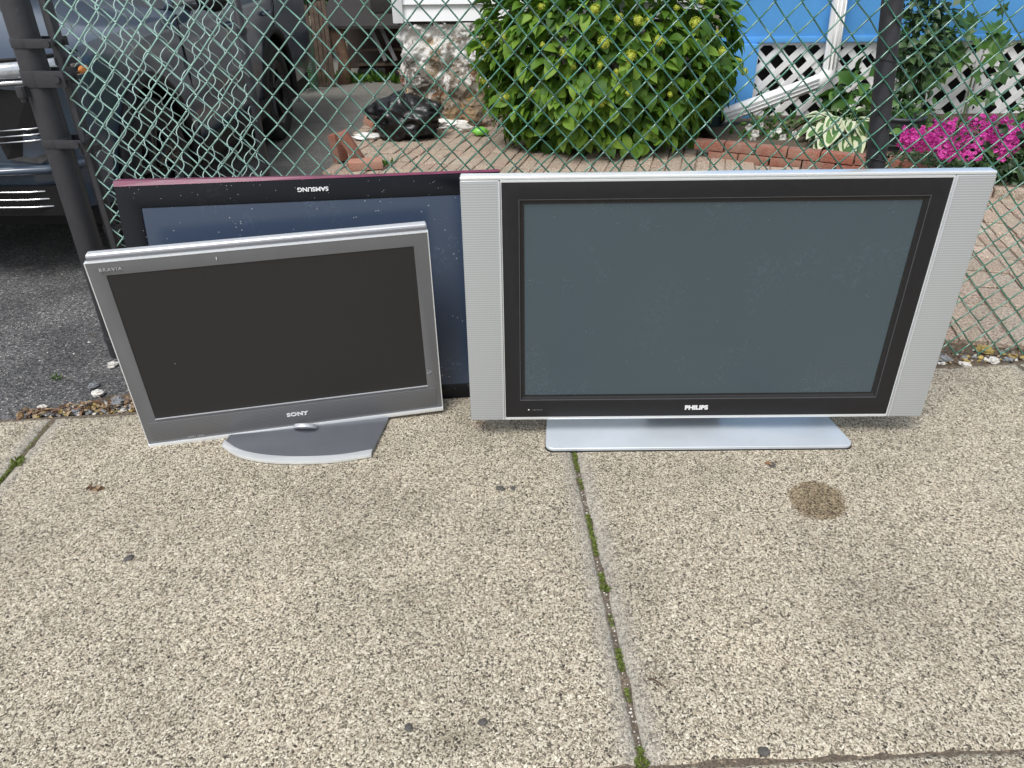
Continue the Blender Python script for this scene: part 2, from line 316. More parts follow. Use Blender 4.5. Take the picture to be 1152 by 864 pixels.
# ------------------------------------------------------------------ mesh helpers
class MB:
    def __init__(s): s.v = []; s.f = []; s.m = []
    def add(s, vs, fs, X=None, mi=0):
        o = len(s.v)
        if X is not None: vs = [X @ Vector(p) for p in vs]
        s.v.extend(tuple(p) for p in vs); s.f.extend(tuple(i+o for i in f) for f in fs); s.m.extend([mi]*len(fs)); return s
    def box(s, x0, x1, y0, y1, z0, z1, X=None, mi=0):
        vs = [(x0, y0, z0), (x1, y0, z0), (x1, y1, z0), (x0, y1, z0), (x0, y0, z1), (x1, y0, z1), (x1, y1, z1), (x0, y1, z1)]
        return s.add(vs, [(0, 3, 2, 1), (4, 5, 6, 7), (0, 1, 5, 4), (1, 2, 6, 5), (2, 3, 7, 6), (3, 0, 4, 7)], X, mi)
    def tube(s, pts, r, n=8, caps=True, X=None, mi=0, flat=1.0):
        pts = [Vector(p) for p in pts]; rs = r if isinstance(r, (list, tuple)) else [r]*len(pts)
        vs = []; up = None
        for i, p in enumerate(pts):
            t = (pts[min(i+1, len(pts)-1)] - pts[max(i-1, 0)])
            if t.length < 1e-9: t = Vector((0, 0, 1))
            t.normalize()
            if up is None:
                a = Vector((0, 0, 1)) if abs(t.z) < .9 else Vector((0, 1, 0)); up = (a - t*a.dot(t)).normalized()
            else:
                up = up - t*up.dot(t); up.normalize()
            bi = t.cross(up)
            for k in range(n):
                a = 2*pi*k/n; vs.append(p + up*(cos(a)*rs[i]*flat) + bi*(sin(a)*rs[i]))
        fs = []
        for i in range(len(pts)-1):
            for k in range(n):
                a = i*n+k; b = i*n+(k+1) % n; fs.append((a, b, b+n, a+n))
        if caps: fs.append(tuple(range(n-1, -1, -1))); fs.append(tuple(range(len(vs)-n, len(vs))))
        return s.add(vs, fs, X, mi)
    def prism(s, poly, z0, z1, X=None, mi=0):          # poly in xy, extruded in z
        n = len(poly); vs = [(x, y, z0) for x, y in poly] + [(x, y, z1) for x, y in poly]
        fs = [tuple(range(n-1, -1, -1)), tuple(range(n, 2*n))] + [(i, (i+1) % n, n+(i+1) % n, n+i) for i in range(n)]
        return s.add(vs, fs, X, mi)
    def ring(s, o, i, y0, y1, X=None, mi=0, yi=None):   # rect frame in xz: o/i=(x0,z0,x1,z1), front y0, back y1, inner front lip yi
        yi = y0 if yi is None else yi
        def q(r, y): return [(r[0], y, r[1]), (r[2], y, r[1]), (r[2], y, r[3]), (r[0], y, r[3])]
        vs = q(o, y0)+q(i, yi)+q(o, y1)+q(i, y1); fs = []
        for k in range(4):
            j = (k+1) % 4
            fs += [(k, j, 4+j, 4+k), (k, 8+k, 8+j, j), (4+k, 4+j, 12+j, 12+k), (8+k, 12+k, 12+j, 8+j)]
        return s.add(vs, fs, X, mi)
    def blob(s, c, r, seg=10, rings=7, amp=.2, fr=2.0, seed=0, X=None, mi=0):
        vs = []; fs = []; r = (r, r, r) if not isinstance(r, (tuple, list)) else r
        for i in range(rings+1):
            th = pi*i/rings
            for k in range(seg):
                a = 2*pi*k/seg; d = Vector((sin(th)*cos(a), sin(th)*sin(a), cos(th)))
                q = 1+amp*noise.noise(d*fr+Vector((seed*3.1, seed*1.7, seed)))
                vs.append((c[0]+d.x*r[0]*q, c[1]+d.y*r[1]*q, c[2]+d.z*r[2]*q))
        for i in range(rings):
            for k in range(seg):
                a = i*seg+k; b = i*seg+(k+1) % seg; fs.append((a, a+seg, b+seg, b))
        return s.add(vs, fs, X, mi)
    def build(s, name, mt, parent=None, smooth=False, bevel=0, seg=2, loc=None, X=None, angle=35):
        me = bpy.data.meshes.new(name); me.from_pydata(s.v, [], s.f); me.validate(clean_customdata=False)
        mts = mt if isinstance(mt, (list, tuple)) else [mt]
        for q in mts: me.materials.append(q)
        if len(mts) > 1 and len(me.polygons) == len(s.m): me.polygons.foreach_set('material_index', s.m)
        bm = bmesh.new(); bm.from_mesh(me)
        bmesh.ops.recalc_face_normals(bm, faces=bm.faces)
        if bevel:
            bmesh.ops.remove_doubles(bm, verts=bm.verts, dist=1e-5)
            es = [e for e in bm.edges if len(e.link_faces) == 2 and e.calc_face_angle(0) > RAD(angle)]
            bmesh.ops.bevel(bm, geom=es, offset=bevel, segments=seg, affect='EDGES', clamp_overlap=True, profile=.6)
        bm.to_mesh(me); bm.free()
        if smooth: me.polygons.foreach_set('use_smooth', [True]*len(me.polygons))
        elif bevel:
            me.polygons.foreach_set('use_smooth', [True]*len(me.polygons)); me.set_sharp_from_angle(angle=RAD(30))
        me.update()
        o = bpy.data.objects.new(name, me); COL.objects.link(o)
        if parent: o.parent = parent
        if loc is not None: o.location = loc
        if X is not None: o.matrix_local = X
        return o
def raw(s, name, mt, parent=None, smooth=False, loc=None):   # MB -> object without normal recalculation (open leaf sheets)
    me = bpy.data.meshes.new(name); me.from_pydata(s.v, [], s.f)
    mts = mt if isinstance(mt, (list, tuple)) else [mt]
    for q in mts: me.materials.append(q)
    if len(mts) > 1: me.polygons.foreach_set('material_index', s.m)
    if smooth: me.polygons.foreach_set('use_smooth', [True]*len(me.polygons))
    me.update(); o = bpy.data.objects.new(name, me); COL.objects.link(o)
    if parent: o.parent = parent
    if loc is not None: o.location = loc
    return o
def tag(o, label=None, cat=None, group=None, kind=None):
    if label: o['label'] = label
    if cat: o['category'] = cat
    if group: o['group'] = group
    if kind: o['kind'] = kind
    return o
def empty(name, loc=(0, 0, 0), X=None, **k):
    o = bpy.data.objects.new(name, None); COL.objects.link(o); o.empty_display_size = .1
    o.matrix_world = X if X is not None else Matrix.Translation(Vector(loc))
    tag(o, **k); return o
def text(name, s, size, mt, parent, loc, flip=False, bold=.0, xs=1.0, depth=.0012, serif=False, shear=0, spacing=1.0):
    cu = bpy.data.curves.new(name, 'FONT'); cu.body = s; cu.size = size; cu.extrude = depth; cu.offset = bold
    cu.align_x = 'CENTER'; cu.align_y = 'CENTER'; cu.shear = shear; cu.space_character = spacing
    t = bpy.data.objects.new(name+'_tmp', cu); COL.objects.link(t)
    dg = bpy.context.evaluated_depsgraph_get(); me = bpy.data.meshes.new_from_object(t.evaluated_get(dg))
    bpy.data.objects.remove(t); me.name = name; me.materials.clear(); me.materials.append(mt)
    o = bpy.data.objects.new(name, me); COL.objects.link(o); o.parent = parent
    o.location = loc; o.rotation_euler = (RAD(90), pi if flip else 0, 0); o.scale = (xs, 1, 1)
    return o

# ------------------------------------------------------------------ ground setting
def sheet(name, poly, z, mt, cuts=0):
    b = MB(); b.add([(x, y, z) for x, y in poly], [tuple(range(len(poly)))])
    o = raw(b, name, mt); tag(o, kind='structure'); return o
sheet('ground', [(-150, -150), (150, -150), (150, 150), (-150, 150)], -.06, M['earth'])
sheet('road', [(-150, -9), (150, -9), (150, -1.35), (-150, -1.35)], -.045, M['road'])
kb = MB(); kb.box(-40, 40, -1.35, -1.2, -.1, .012); tag(kb.build('kerb', M['rock_w'], bevel=.012), kind='structure')
# driveway: undulating asphalt with ragged edge
def asphalt():
    b = MB(); nx, ny = 110, 110; x0, x1, y0, y1 = -9.0, -1.05, 2.0, 12.5
    vs = []
    for j in range(ny+1):
        t = (j/ny)**1.8
        for i in range(nx+1):
            s_ = 1-(1-i/nx)**1.6
            x = x0+(x1-x0)*s_; y = y0+(y1-y0)*t
            z = .004+.006*noise.noise(Vector((x*1.5, y*1.5, 0)))+.0018*noise.noise(Vector((x*14, y*14, 3)))
            edge = 2.245+.035*noise.noise(Vector((x*4, 0, 7)))+.012*noise.noise(Vector((x*18, 0, 9))) + max(0, x+1.72)*.42
            if y < edge+.05: z -= min(.02, max(0, edge+.05-y)*.5)
            vs.append((x, y, z))
    fs = [(j*(nx+1)+i, j*(nx+1)+i+1, (j+1)*(nx+1)+i+1, (j+1)*(nx+1)+i) for j in range(ny) for i in range(nx)]
    b.add(vs, fs); o = raw(b, 'driveway', M['asphalt'], smooth=True); tag(o, kind='structure')
    # yard behind patio
    sheet('yard_asphalt', [(-1.05, 6.5), (8, 6.5), (8, 12.5), (-1.05, 12.5)], -.012, M['asphalt'])
asphalt()
# sidewalk slabs (rear edge line, joints as real gaps)
def slabs():
    a = G(0, 475); c = G(1060, 415); sl = (c.y-a.y)/(c.x-a.x)
    def rear(x): return a.y+(x-a.x)*sl
    jdir = -.055                                          # dx per -dy of the cross joints
    j0 = .198; jy = 2.011
    xs = [j0+1.80*k for k in range(-4, 6)]
    def jx(k, y): return xs[k]+(jy-y)*.055
    g = .0065
    def quad(k, yb0, yb1, yt):                              # slab between joints k and k+1
        yb = lambda x: yb0+x*(.037 if yb0 > 0 else sl)
        bl = (jx(k, yb0)+g, yb(jx(k, yb0))+.0015); br = (jx(k+1, yb0)-g, yb(jx(k+1, yb0))+.0015)
        gy = g if yb0 > 0 else 0.0; tl = (jx(k, yt(jx(k, 2.4)))+g, yt(jx(k, 2.4))-gy); tr = (jx(k+1, yt(jx(k+1, 2.4)))-g, yt(jx(k+1, 2.4))-gy)
        return bl, br, tr, tl
    fb = .912
    b = MB(); rnd = random.Random(3); marg = []
    def slab(P, dz):
        bl, br, tr, tl = [Vector((*p, 0)) for p in P]
        nu, nv = 70, 50
        us = [0, .004, .016, .03]+[.03+.94*i/nu for i in range(1, nu)]+[.97, .984, .996, 1]
        vs_ = [0, .006, .02, .05]+[.05+.9*i/nv for i in range(1, nv)]+[.95, .98, .994, 1]
        W = (br-bl).length; H = (tl-bl).length; vs = []
        for v in vs_:
            for u in us:
                p = bl.lerp(br, u).lerp(tl.lerp(tr, u), v)
                d = min(u*W, (1-u)*W, v*H, (1-v)*H)
                z = dz - (.006 if d < .002 else .0018 if d < .012 else 0) + .0012*noise.noise(p*3)
                chip = noise.noise(p*22)
                if d < .012 and chip > .25: z -= .003
                q = p.copy()
                if d < .002: q += Vector((noise.noise(p*30+Vector((5, 0, 0))), noise.noise(p*30), 0))*.0035
                vs.append((q.x, q.y, z)); marg.append(max(0, 1-min(u*W, (1-u)*W)/.055) if d < .06 else 0)
        n = len(us); m_ = len(vs_); fs = [(j*n+i, j*n+i+1, (j+1)*n+i+1, (j+1)*n+i) for j in range(m_-1) for i in range(n-1)]
        o = len(b.v); b.add(vs, fs)
        # skirts
        edge = list(range(n))+[j*n+n-1 for j in range(1, m_)]+[(m_-1)*n+i for i in range(n-2, -1, -1)]+[j*n for j in range(m_-2, 0, -1)]
        k0 = len(b.v)
        for e in edge: x, y, z = vs[e]; b.v.append((x, y, -.05)); marg.append(1)
        for i in range(len(edge)):
            j = (i+1) % len(edge); b.f.append((o+edge[i], k0+i, k0+j, o+edge[j])); b.m.append(0)
    for k in range(0, 9):
        slab(quad(k, fb, 0, rear), .012+rnd.uniform(-.002, .002) if k not in (3, 4) else .012)
        slab(quad(k, -1.19, 0, lambda x: fb+x*.037), .012)
    o = raw(b, 'sidewalk', M['aggregate'], smooth=True); tag(o, kind='structure')
    at = o.data.attributes.new('margin', 'FLOAT', 'POINT'); at.data.foreach_set('value', marg)
    # grit filling of the joints
    b = MB(); b.add([(-7, -1.2, .0065), (9, -1.2, .0065), (9, rear(9)+.004, .0065), (-7, rear(-7)+.004, .0065)], [(0, 1, 2, 3)])
    tag(raw(b, 'joint_grit', M['joint']), kind='structure')
    return rear, jx
rear, jx = slabs()
sheet('dirt_strip', [(-1.5, rear(-1.5)-.02), (8, rear(8)-.02), (8, rear(8)+.6), (-1.5, 3.2)], .003, M['soil'])
# patio pavers
def pavers():
    b = MB(); rnd = random.Random(5); ang = RAD(-14); ca, sa = cos(ang), sin(ang)
    w_, l_ = .104, .205
    for r in range(-32, 60):
        for c_ in range(-60, 80):
            u = c_*w_; v = r*l_
            x = 1.5+u*ca-v*sa; y = 4.2+u*sa+v*ca
            if not (-1.32 < x < 5.2 and rear(x)+.16 < y < 7.0): continue
            if x > 1.5 and y > (5.75-(x-1.5)*.47 if x < 2.6 else 5.2-(x-2.6)*2.2 if x < 2.8 else 4.76-(x-2.8)*.317): continue
            if x > -.9 and y > 6.95: continue
            z = .022+rnd.uniform(-.004, .005); gx = .0045
            X = Matrix.Translation((x, y, z)) @ Matrix.Rotation(ang+rnd.uniform(-.02, .02), 4, 'Z') @ Matrix.Rotation(rnd.uniform(-.02, .02), 4, 'X')
            hx, hy = w_/2-gx, l_/2-gx; q = .006
            vs = [(-hx, -hy, -.03), (hx, -hy, -.03), (hx, hy, -.03), (-hx, hy, -.03), (-hx, -hy, -.004), (hx, -hy, -.004), (hx, hy, -.004), (-hx, hy, -.004), (-hx+q, -hy+q, 0), (hx-q, -hy+q, 0), (hx-q, hy-q, 0), (-hx+q, hy-q, 0)]
            vs = [(p[0]+rnd.uniform(-.004, .004), p[1]+rnd.uniform(-.004, .004), p[2]+rnd.uniform(-.001, .001)) for p in vs]
            fs = [(8, 9, 10, 11)]+[(i, (i+1) % 4, 4+(i+1) % 4, 4+i) for i in range(4)]+[(4+i, 4+(i+1) % 4, 8+(i+1) % 4, 8+i) for i in range(4)]
            b.add(vs, fs, X)
    tag(raw(b, 'patio', M['paver']), kind='structure')
    sheet('patio_bedding', [(-1.33, rear(-1.3)+.3), (5.3, rear(5.3)+.14), (5.3, 7.4), (-1.33, 7.4)], .0075, mat('sandy_joint', (.24, .19, .14), .95, 0, .3, 40, .5, 90))
pavers()
# raised flower bed soil
def bed():
    b = MB(); poly = [(1.62, 5.76), (2.66, 5.24), (2.87, 4.79), (6.0, 3.76), (6.0, 6.95), (1.62, 6.95)]
    b.prism(poly, -.02, .085); o = b.build('garden_bed', M['soil']); tag(o, kind='structure')
bed()

# ------------------------------------------------------------------ leaves
LEAF = {}
def leaf_shape(kind):
    if kind == 'ovate':
        pr = [(0, .01), (.08, .14), (.24, .265), (.45, .30), (.66, .245), (.84, .13), (.94, .045), (1, 0)]
    elif kind == 'lance': pr = [(0, 0), (.25, .10), (.55, .12), (.8, .07), (1, 0)]
    else: pr = [(0, 0), (.3, .3), (.7, .25), (1, 0)]
    vs = []; fs = []
    for i, (t, w_) in enumerate(pr):
        z = .10*sin(t*pi)-.18*t*t
        vs += [(t, -w_, z+w_*.35), (t, 0, z), (t, w_, z+w_*.35)]
    for i in range(len(pr)-1):
        a = i*3; fs += [(a, a+3, a+4, a+1), (a+1, a+4, a+5, a+2)]
    return vs, fs
for k in ('ovate', 'lance', 'small'): LEAF[k] = leaf_shape(k)
def maple():                                             # lobed vine leaf
    pts = []; lob = [(0, .15), (25, .55), (45, .35), (70, .8), (95, .45), (120, .7), (150, .4), (180, .85)]
    pr = [(a, r) for a, r in lob]+[(360-a, r) for a, r in reversed(lob[1:-1])]
    vs = [(0.3, 0, 0)]+[(.3-cos(RAD(a))*r*.65, sin(RAD(a))*r*.65, .10*r*sin(RAD(a*3))) for a, r in pr]
    n = len(pr); return vs, [(0, 1+i, 1+(i+1) % n) for i in range(n)]
LEAF['maple'] = maple()
def leaf(b, p, d, up, size, kind='ovate', wide=1.0, mi=0):
    d = d.normalized(); s_ = d.cross(up)
    if s_.length < 1e-3: s_ = Vector((1, 0, 0))
    s_.normalize(); u = s_.cross(d)
    vs, fs = LEAF[kind]; o = len(b.v)
    b.v.extend(tuple(p+d*(x*size)+s_*(y*size*wide)+u*(z*size)) for x, y, z in vs)
    b.f.extend(tuple(i+o for i in f) for f in fs); b.m.extend([mi]*len(fs))
def rdir(rnd):
    while True:
        v = Vector((rnd.uniform(-1, 1), rnd.uniform(-1, 1), rnd.uniform(-1, 1)))
        if .05 < v.length < 1: return v.normalized()
def crown(b, c, r, n, size, rnd, kind='ovate', inner=.55, droop=.35, lump=.25, fr=2.2, zmin=None, ymax=None, wide=1.0, xmin=None, xmax=None):
    c = Vector(c)
    for _ in range(n):
        d = rdir(rnd); q = 1+lump*noise.noise(d*fr+c)*1.6
        t = inner+(1-inner)*rnd.random()**.6
        p = c+Vector((d.x*r[0], d.y*r[1], d.z*r[2]))*(t*q)
        if zmin is not None and p.z < zmin: continue
        if ymax is not None and p.y > ymax: continue
        if xmin is not None and p.x < xmin: continue
        if xmax is not None and p.x > xmax: continue
        out = (d+rdir(rnd)*.75); out.z -= droop
        leaf(b, p, out, (d+rdir(rnd)*.5+Vector((0, 0, .7))), size*rnd.uniform(.6, 1.2), kind, wide*rnd.uniform(.85, 1.15))
def sticks(b, base, tops, r0, r1, rnd, wob=.04, n=5):
    for tp in tops:
        a = Vector(base)+Vector((rnd.uniform(-.06, .06), rnd.uniform(-.06, .06), 0)); tp = Vector(tp); pts = []
        for i in range(n+1):
            t = i/n; p = a.lerp(tp, t); p += rdir(rnd)*wob*(0 < i < n); pts.append(p)
        b.tube(pts, [r0+(r1-r0)*i/n for i in range(n+1)], 6)

# ------------------------------------------------------------------ televisions
def tvroot(X, Y, Z, yaw, tilt, roll, **k):
    a = Vector((cos(yaw), sin(yaw), 0)); n = Vector((-sin(yaw), cos(yaw), 0)); u = Vector((0, 0, cos(tilt)))+n*sin(tilt)
    a2 = a*cos(roll)+u*sin(roll); u2 = u*cos(roll)-a*sin(roll); n2 = u2.cross(a2)
    T = Matrix(((a2.x, n2.x, u2.x, X), (a2.y, n2.y, u2.y, Y), (a2.z, n2.z, u2.z, Z), (0, 0, 0, 1)))
    return empty('television', X=T, **k), T
def tv_wide():
    r, T = tvroot(.602, 2.082, .089, RAD(-.42), RAD(-.4), RAD(.22), label='largest television, silver side speakers and grey screen, upright on wide silver stand', cat='television')
    W, H = 1.476, .800; hw = W/2; sw = .110
    b = MB(); b.ring((-hw+sw+.001, -.003, hw-sw-.001, H-.010), (-hw+sw+.005, .006, hw-sw-.005, H-.017), .001, .03)
    b.build('edge_trim', M['silver_bright'], r, bevel=.0015)
    b = MB(); b.box(-hw, hw, .0, .040, H-.0095, H); b.build('top_trim', M['silver_bright'], r, bevel=.005, seg=3)
    for sgn in (-1, 1):
        b = MB(); x0, x1 = (-hw, -hw+sw) if sgn < 0 else (hw-sw, hw)
        b.box(x0, x1, -.002, .040, -.003, H-.010); o = b.build('side_speaker', M['speaker'], r, bevel=.005, seg=3)
        b = MB(); xi = (x1-.0045, x1+.0005) if sgn < 0 else (x0-.0005, x0+.0045)
        b.box(xi[0], xi[1], -.0045, .01, .0, H-.013); b.build('speaker_edge', M['silver'], o, bevel=.001)
    b = MB(); bx = hw-sw-.0052; sx = .5655
    b.ring((-bx, .0065, bx, H-.0175), (-sx-.0105, .0695, sx+.0105, .7345), .002, .03)
    b.ring((-sx-.0100, .0700, sx+.0100, .7340), (-sx, .080, sx, .724), .0045, .03, yi=.0105)
    b.build('bezel', M['bezel'], r, bevel=.001)
    b = MB(); b.ring((-sx-.0103, .0697, sx+.0103, .7343), (-sx-.0085, .0715, sx+.0085, .7325), .0025, .02); b.build('bezel_groove', M['groove'], r)
    b = MB(); b.ring((-sx-.0005, .0795, sx+.0005, .7245), (-sx+.005, .085, sx-.005, .719), .0105, .03); b.build('screen_gasket', M['bezel_lip'], r)
    b = MB(); b.box(-sx+.0045, sx-.0045, .0125, .03, .0845, .7195); b.build('screen', M['screen_philips'], r)
    b = MB(); b.box(-hw+.006, hw-.006, .045, .06, .01, H-.006); b.box(-hw+.12, hw-.12, .06, .105, .07, H-.1); b.build('rear_shell', M['shell'], r, bevel=.008)
    text('logo_lettering', 'PHILIPS', .021, M['white_print'], r, (-.001, .0015, .0375), bold=.0011, xs=1.12)
    b = MB(); b.box(-.550, -.546, .001, .004, .033, .037); b.build('indicator_light', M['white_print'], r)
    text('button_marks', '- - - - - - -', .008, M['faint_print'], r, (-.520, .0016, .035))
    # stand: rounded slab on the ground
    def rr(x0, x1, xb0, xb1, y0, y1, rad):
        p = []
        for cx_, cy_, a0 in ((x1-rad, y0+rad, -90), (x0+rad, y0+rad, 180)):
            seq = [(cx_+rad*cos(RAD(a0+t)), cy_+rad*sin(RAD(a0+t))) for t in range(0, 91, 15)]
            p.append(seq)
        return [*p[1], *p[0], (xb1, y1), (xb0, y1)]
    inv = T.inverted()
    st = MB(); st.prism([(x-.602, y) for x, y in rr(.108, 1.107, .125, 1.070, 2.003, 2.30, .028)], .014, .026)
    SX = inv @ Matrix.Translation((.602, 0, 0))
    o = st.build('stand', M['stand_silver'], r, bevel=.004, seg=3, X=SX)
    f = MB(); f.prism([(x-.602, y) for x, y in rr(.106, 1.109, .13, 1.07, 2.001, 2.295, .026)], .0122, .0145); f.build('stand_foot', M['rubber'], o)
    b = MB(); b.box(-.13, .13, .15, .19, -.062, .12); b.build('neck', M['shell'], r, bevel=.006)
tv_wide()
def tv_grey():
    r, T = tvroot(-.723, 2.149, .020, RAD(10.9), RAD(-2.6), RAD(1.2), label='small grey framed television with dark matte screen, turned aside in front of the black one', cat='television')
    W, H = .98, .674; hw = W/2; sx = .4425
    b = MB(); b.ring((-hw+.003, .010, hw-.003, H-.018), (-sx, .104, sx, .614), 0, .02, yi=.003); b.build('front_frame', M['grey_frame'], r, bevel=.0015)
    b = MB(); b.box(-hw+.02, hw-.02, -.0015, .004, .022, .092); b.build('lower_grille', M['grey_grille'], r, bevel=.001)
    b = MB(); b.ring((-hw, .008, hw, H-.0155), (-hw+.0032, .0105, hw-.0032, H-.0182), -.001, .02); b.build('edge_trim', M['silver_bright'], r, bevel=.0008)
    b = MB(); b.box(-hw, hw, -.006, .022, -.002, .0115); b.build('lower_trim', M['silver_bright'], r, bevel=.003)
    b = MB(); b.box(-hw+.001, hw-.001, .024, .054, .0, H); b.build('top_shell', M['silver'], r, bevel=.007, seg=3)
    b = MB(); b.box(-hw+.005, hw-.005, .015, .030, .003, H-.008); b.build('seam', M['grey_frame'], r)
    b = MB(); b.box(-hw+.08, hw-.08, .054, .098, .05, H-.12); b.build('rear_shell', M['shell'], r, bevel=.01)
    b = MB(); b.box(-sx-.002, sx+.002, .005, .016, .102, .616); b.build('screen', M['screen_sony'], r)
    b = MB(); b.ring((-sx-.001, .1028, sx+.001, .1045), (-sx+.001, .1030, sx-.001, .1043), -.0006, .01); b.build('screen_edge_line', M['silver'], r)
    # maker's lettering with slab serifs
    lg = text('logo_lettering', 'SONY', .019, M['white_print'], r, (.0, -.0022, .058), bold=.0005, xs=1.38)
    b = MB()
    for x in (.0035, .0140, .0190, .0300): b.box(x-.0024, x+.0024, -.0034, -.0014, .0638, .0648)
    for x in (.0035, .0245): b.box(x-.0024, x+.0024, -.0034, -.0014, .0512, .0522)
    b.build('logo_serifs', M['white_print'], lg, X=lg.matrix_basis.inverted())
    text('model_lettering', 'BRAVIA', .0125, M['faint_print'], r, (-.425, -.0008, .633), xs=1.35, spacing=1.15)
    b = MB()
    b.tube([(.447, -.001, .155), (.462, -.001, .162), (.447, -.001, .169), (.447, -.001, .155)], .0008, 4); b.build('triangle_mark', M['faint_print'], r)
    text('small_print', 'H D M I   1 0 8 0 i', .007, M['faint_print'], r, (-.335, -.0018, .0215))
    b = MB(); b.box(-.133, -.131, -.002, .001, .632, .640); b.build('sticker_remnant', M['white_print'], r)
    # foot on the ground (world coordinates brought into the television's frame)
    inv = T.inverted(); front = []
    pa = [Vector((-.955, 2.045)), Vector((-.89, 1.992)), Vector((-.80, 1.960)), Vector((-.683, 1.948)), Vector((-.56, 1.956)), Vector((-.455, 1.984))]
    arc = []
    for i in range(len(pa)-1):
        for t in (0, .2, .4, .6, .8):
            p0, p1, p2, p3 = pa[max(i-1, 0)], pa[i], pa[i+1], pa[min(i+2, len(pa)-1)]
            arc.append(.5*((2*p1)+(p2-p0)*t+(2*p0-5*p1+4*p2-p3)*t*t+(3*p1-p0-3*p2+p3)*t**3))
    arc.append(pa[-1])
    poly = [(p.x, p.y) for p in arc]+[(-.425, 2.22), (-.93, 2.25)]
    b = MB(); b.prism(poly, .0155, .026); st = b.build('stand', M['base_grey'], r, bevel=.003, X=inv)
    b = MB(); off = [(p.x, p.y-.004) for p in arc]; inn = [(p.x, p.y+.026) for p in reversed(arc)]
    b.prism(off+inn, .0145, .0272); b.build('stand_lip', M['silver_bright'], st, bevel=.0025)
    b = MB(); b.prism([(x*.985-.01, y+.006) for x, y in poly], .0122, .015); b.build('stand_foot', M['rubber'], st)
    b = MB(); b.tube([(-.700, 2.125, .0305), (-.700, 2.130, .036), (-.70, 2.135, .042)], [.040, .039, .036], 28); b.build('neck', M['silver'], r, bevel=.002, X=inv)
tv_grey()
def tv_black():
    r, T = tvroot(-.629, 2.298, .014, RAD(5.7), RAD(11.8), RAD(.2), label='glossy black television with burgundy edge, upside down against fence behind the others', cat='television')
    W, H = 1.234, .787; hw = W/2
    i = (-hw+.072, .052, hw-.072, H-.072)
    b = MB(); b.ring((-hw, .0, hw, H), i, 0, .03, yi=.004); b.build('bezel', M['gloss_black'], r, bevel=.003)
    b = MB(); b.box(i[0]-.001, i[2]+.001, .006, .02, i[1]-.001, i[3]+.001); b.build('screen', M['screen_samsung'], r)
    b = MB(); vs = []
    for t in range(9):
        u = t/8; x = -hw+W*u; th = .020-.014*min(1, u*1.6); dp = .055-.03*u
        vs += [(x, -.002, H-.001), (x, .004, H+th*.8), (x, dp*.7, H+th), (x, dp, H-.001)]
    b.add(vs, [(4*t+k, 4*t+(k+1) % 4, 4*t+4+(k+1) % 4, 4*t+4+k) for t in range(8) for k in range(4)]+[(3, 2, 1, 0), (32, 33, 34, 35)]); b.build('edge_trim', M['burgundy'], r)
    b = MB(); b.box(-hw+.004, hw-.004, .03, .045, .006, H-.002); b.box(-hw+.1, hw-.1, .045, .078, .08, H-.1); b.build('rear_shell', M['shell'], r, bevel=.006)
    text('logo_lettering', 'SAMSUNG', .0185, M['white_print'], r, (.003, -.0005, H-.033), flip=True, bold=.0005, xs=1.18)
    b = MB(); b.box(.535, .555, -.001, .003, H-.034, H-.024); b.build('label_sticker', M['faint_print'], r)
tv_black()

# ------------------------------------------------------------------ chain-link fence
def chainlink(x0, x1, z0, z1, w_=.0865, h_=.092, d=.0034, r=.0028, jit=.0028, seed=0, warp=.012, curl=False):
    b = MB(); n = int(round((x1-x0)/(w_/2))); k = int((z1-z0)/(h_/2)); sg = 5
    for i in range(n):
        xl = x0+i*w_/2; xr = xl+w_/2; pts = []
        for j in range(k+1):
            right = (j+i) % 2 == 0; z = z0+j*h_/2
            xn = xr if right else xl; s_ = 1 if right else -1
            q = Vector((xn*9, z*9, seed)); q2 = Vector((xn*1.3, z*1.3, seed+5))
            dx = jit*noise.noise(q)*1.6+warp*noise.noise(q2); dz = jit*noise.noise(q+Vector((9, 4, 1)))*1.6+warp*.6*noise.noise(q2+Vector((3, 3, 3)))
            dy = warp*1.8*noise.noise(q2+Vector((7, 1, 2)))
            sy = 1 if right else -1
            if curl:
                ph = d if (j % 2) else -d
                pts += [(xn+dx, dy, z+dz), ((xl+xr)/2+(xn-(xl+xr)/2)*.62+dx, dy+ph*.75, z+h_*.13+dz), ((xl+xr)/2+dx, dy+ph, z+h_*.25+dz), ((xl+xr)/2-(xn-(xl+xr)/2)*.62+dx, dy+ph*.75, z+h_*.37+dz)]
                continue
            pts += [(xn-s_*.0048+dx, dy-d*sy, z-.0052+dz), (xn+s_*.0016+dx, dy, z+dz), (xn-s_*.0048+dx, dy+d*sy, z+.0052+dz)]
        b.tube(pts, r, sg, caps=False)
    return b
FA = V(103, 285, 2.73); FA.z = 0                          # foot of the gate post
FDIR = Vector((1, -.034, 0)).normalized()
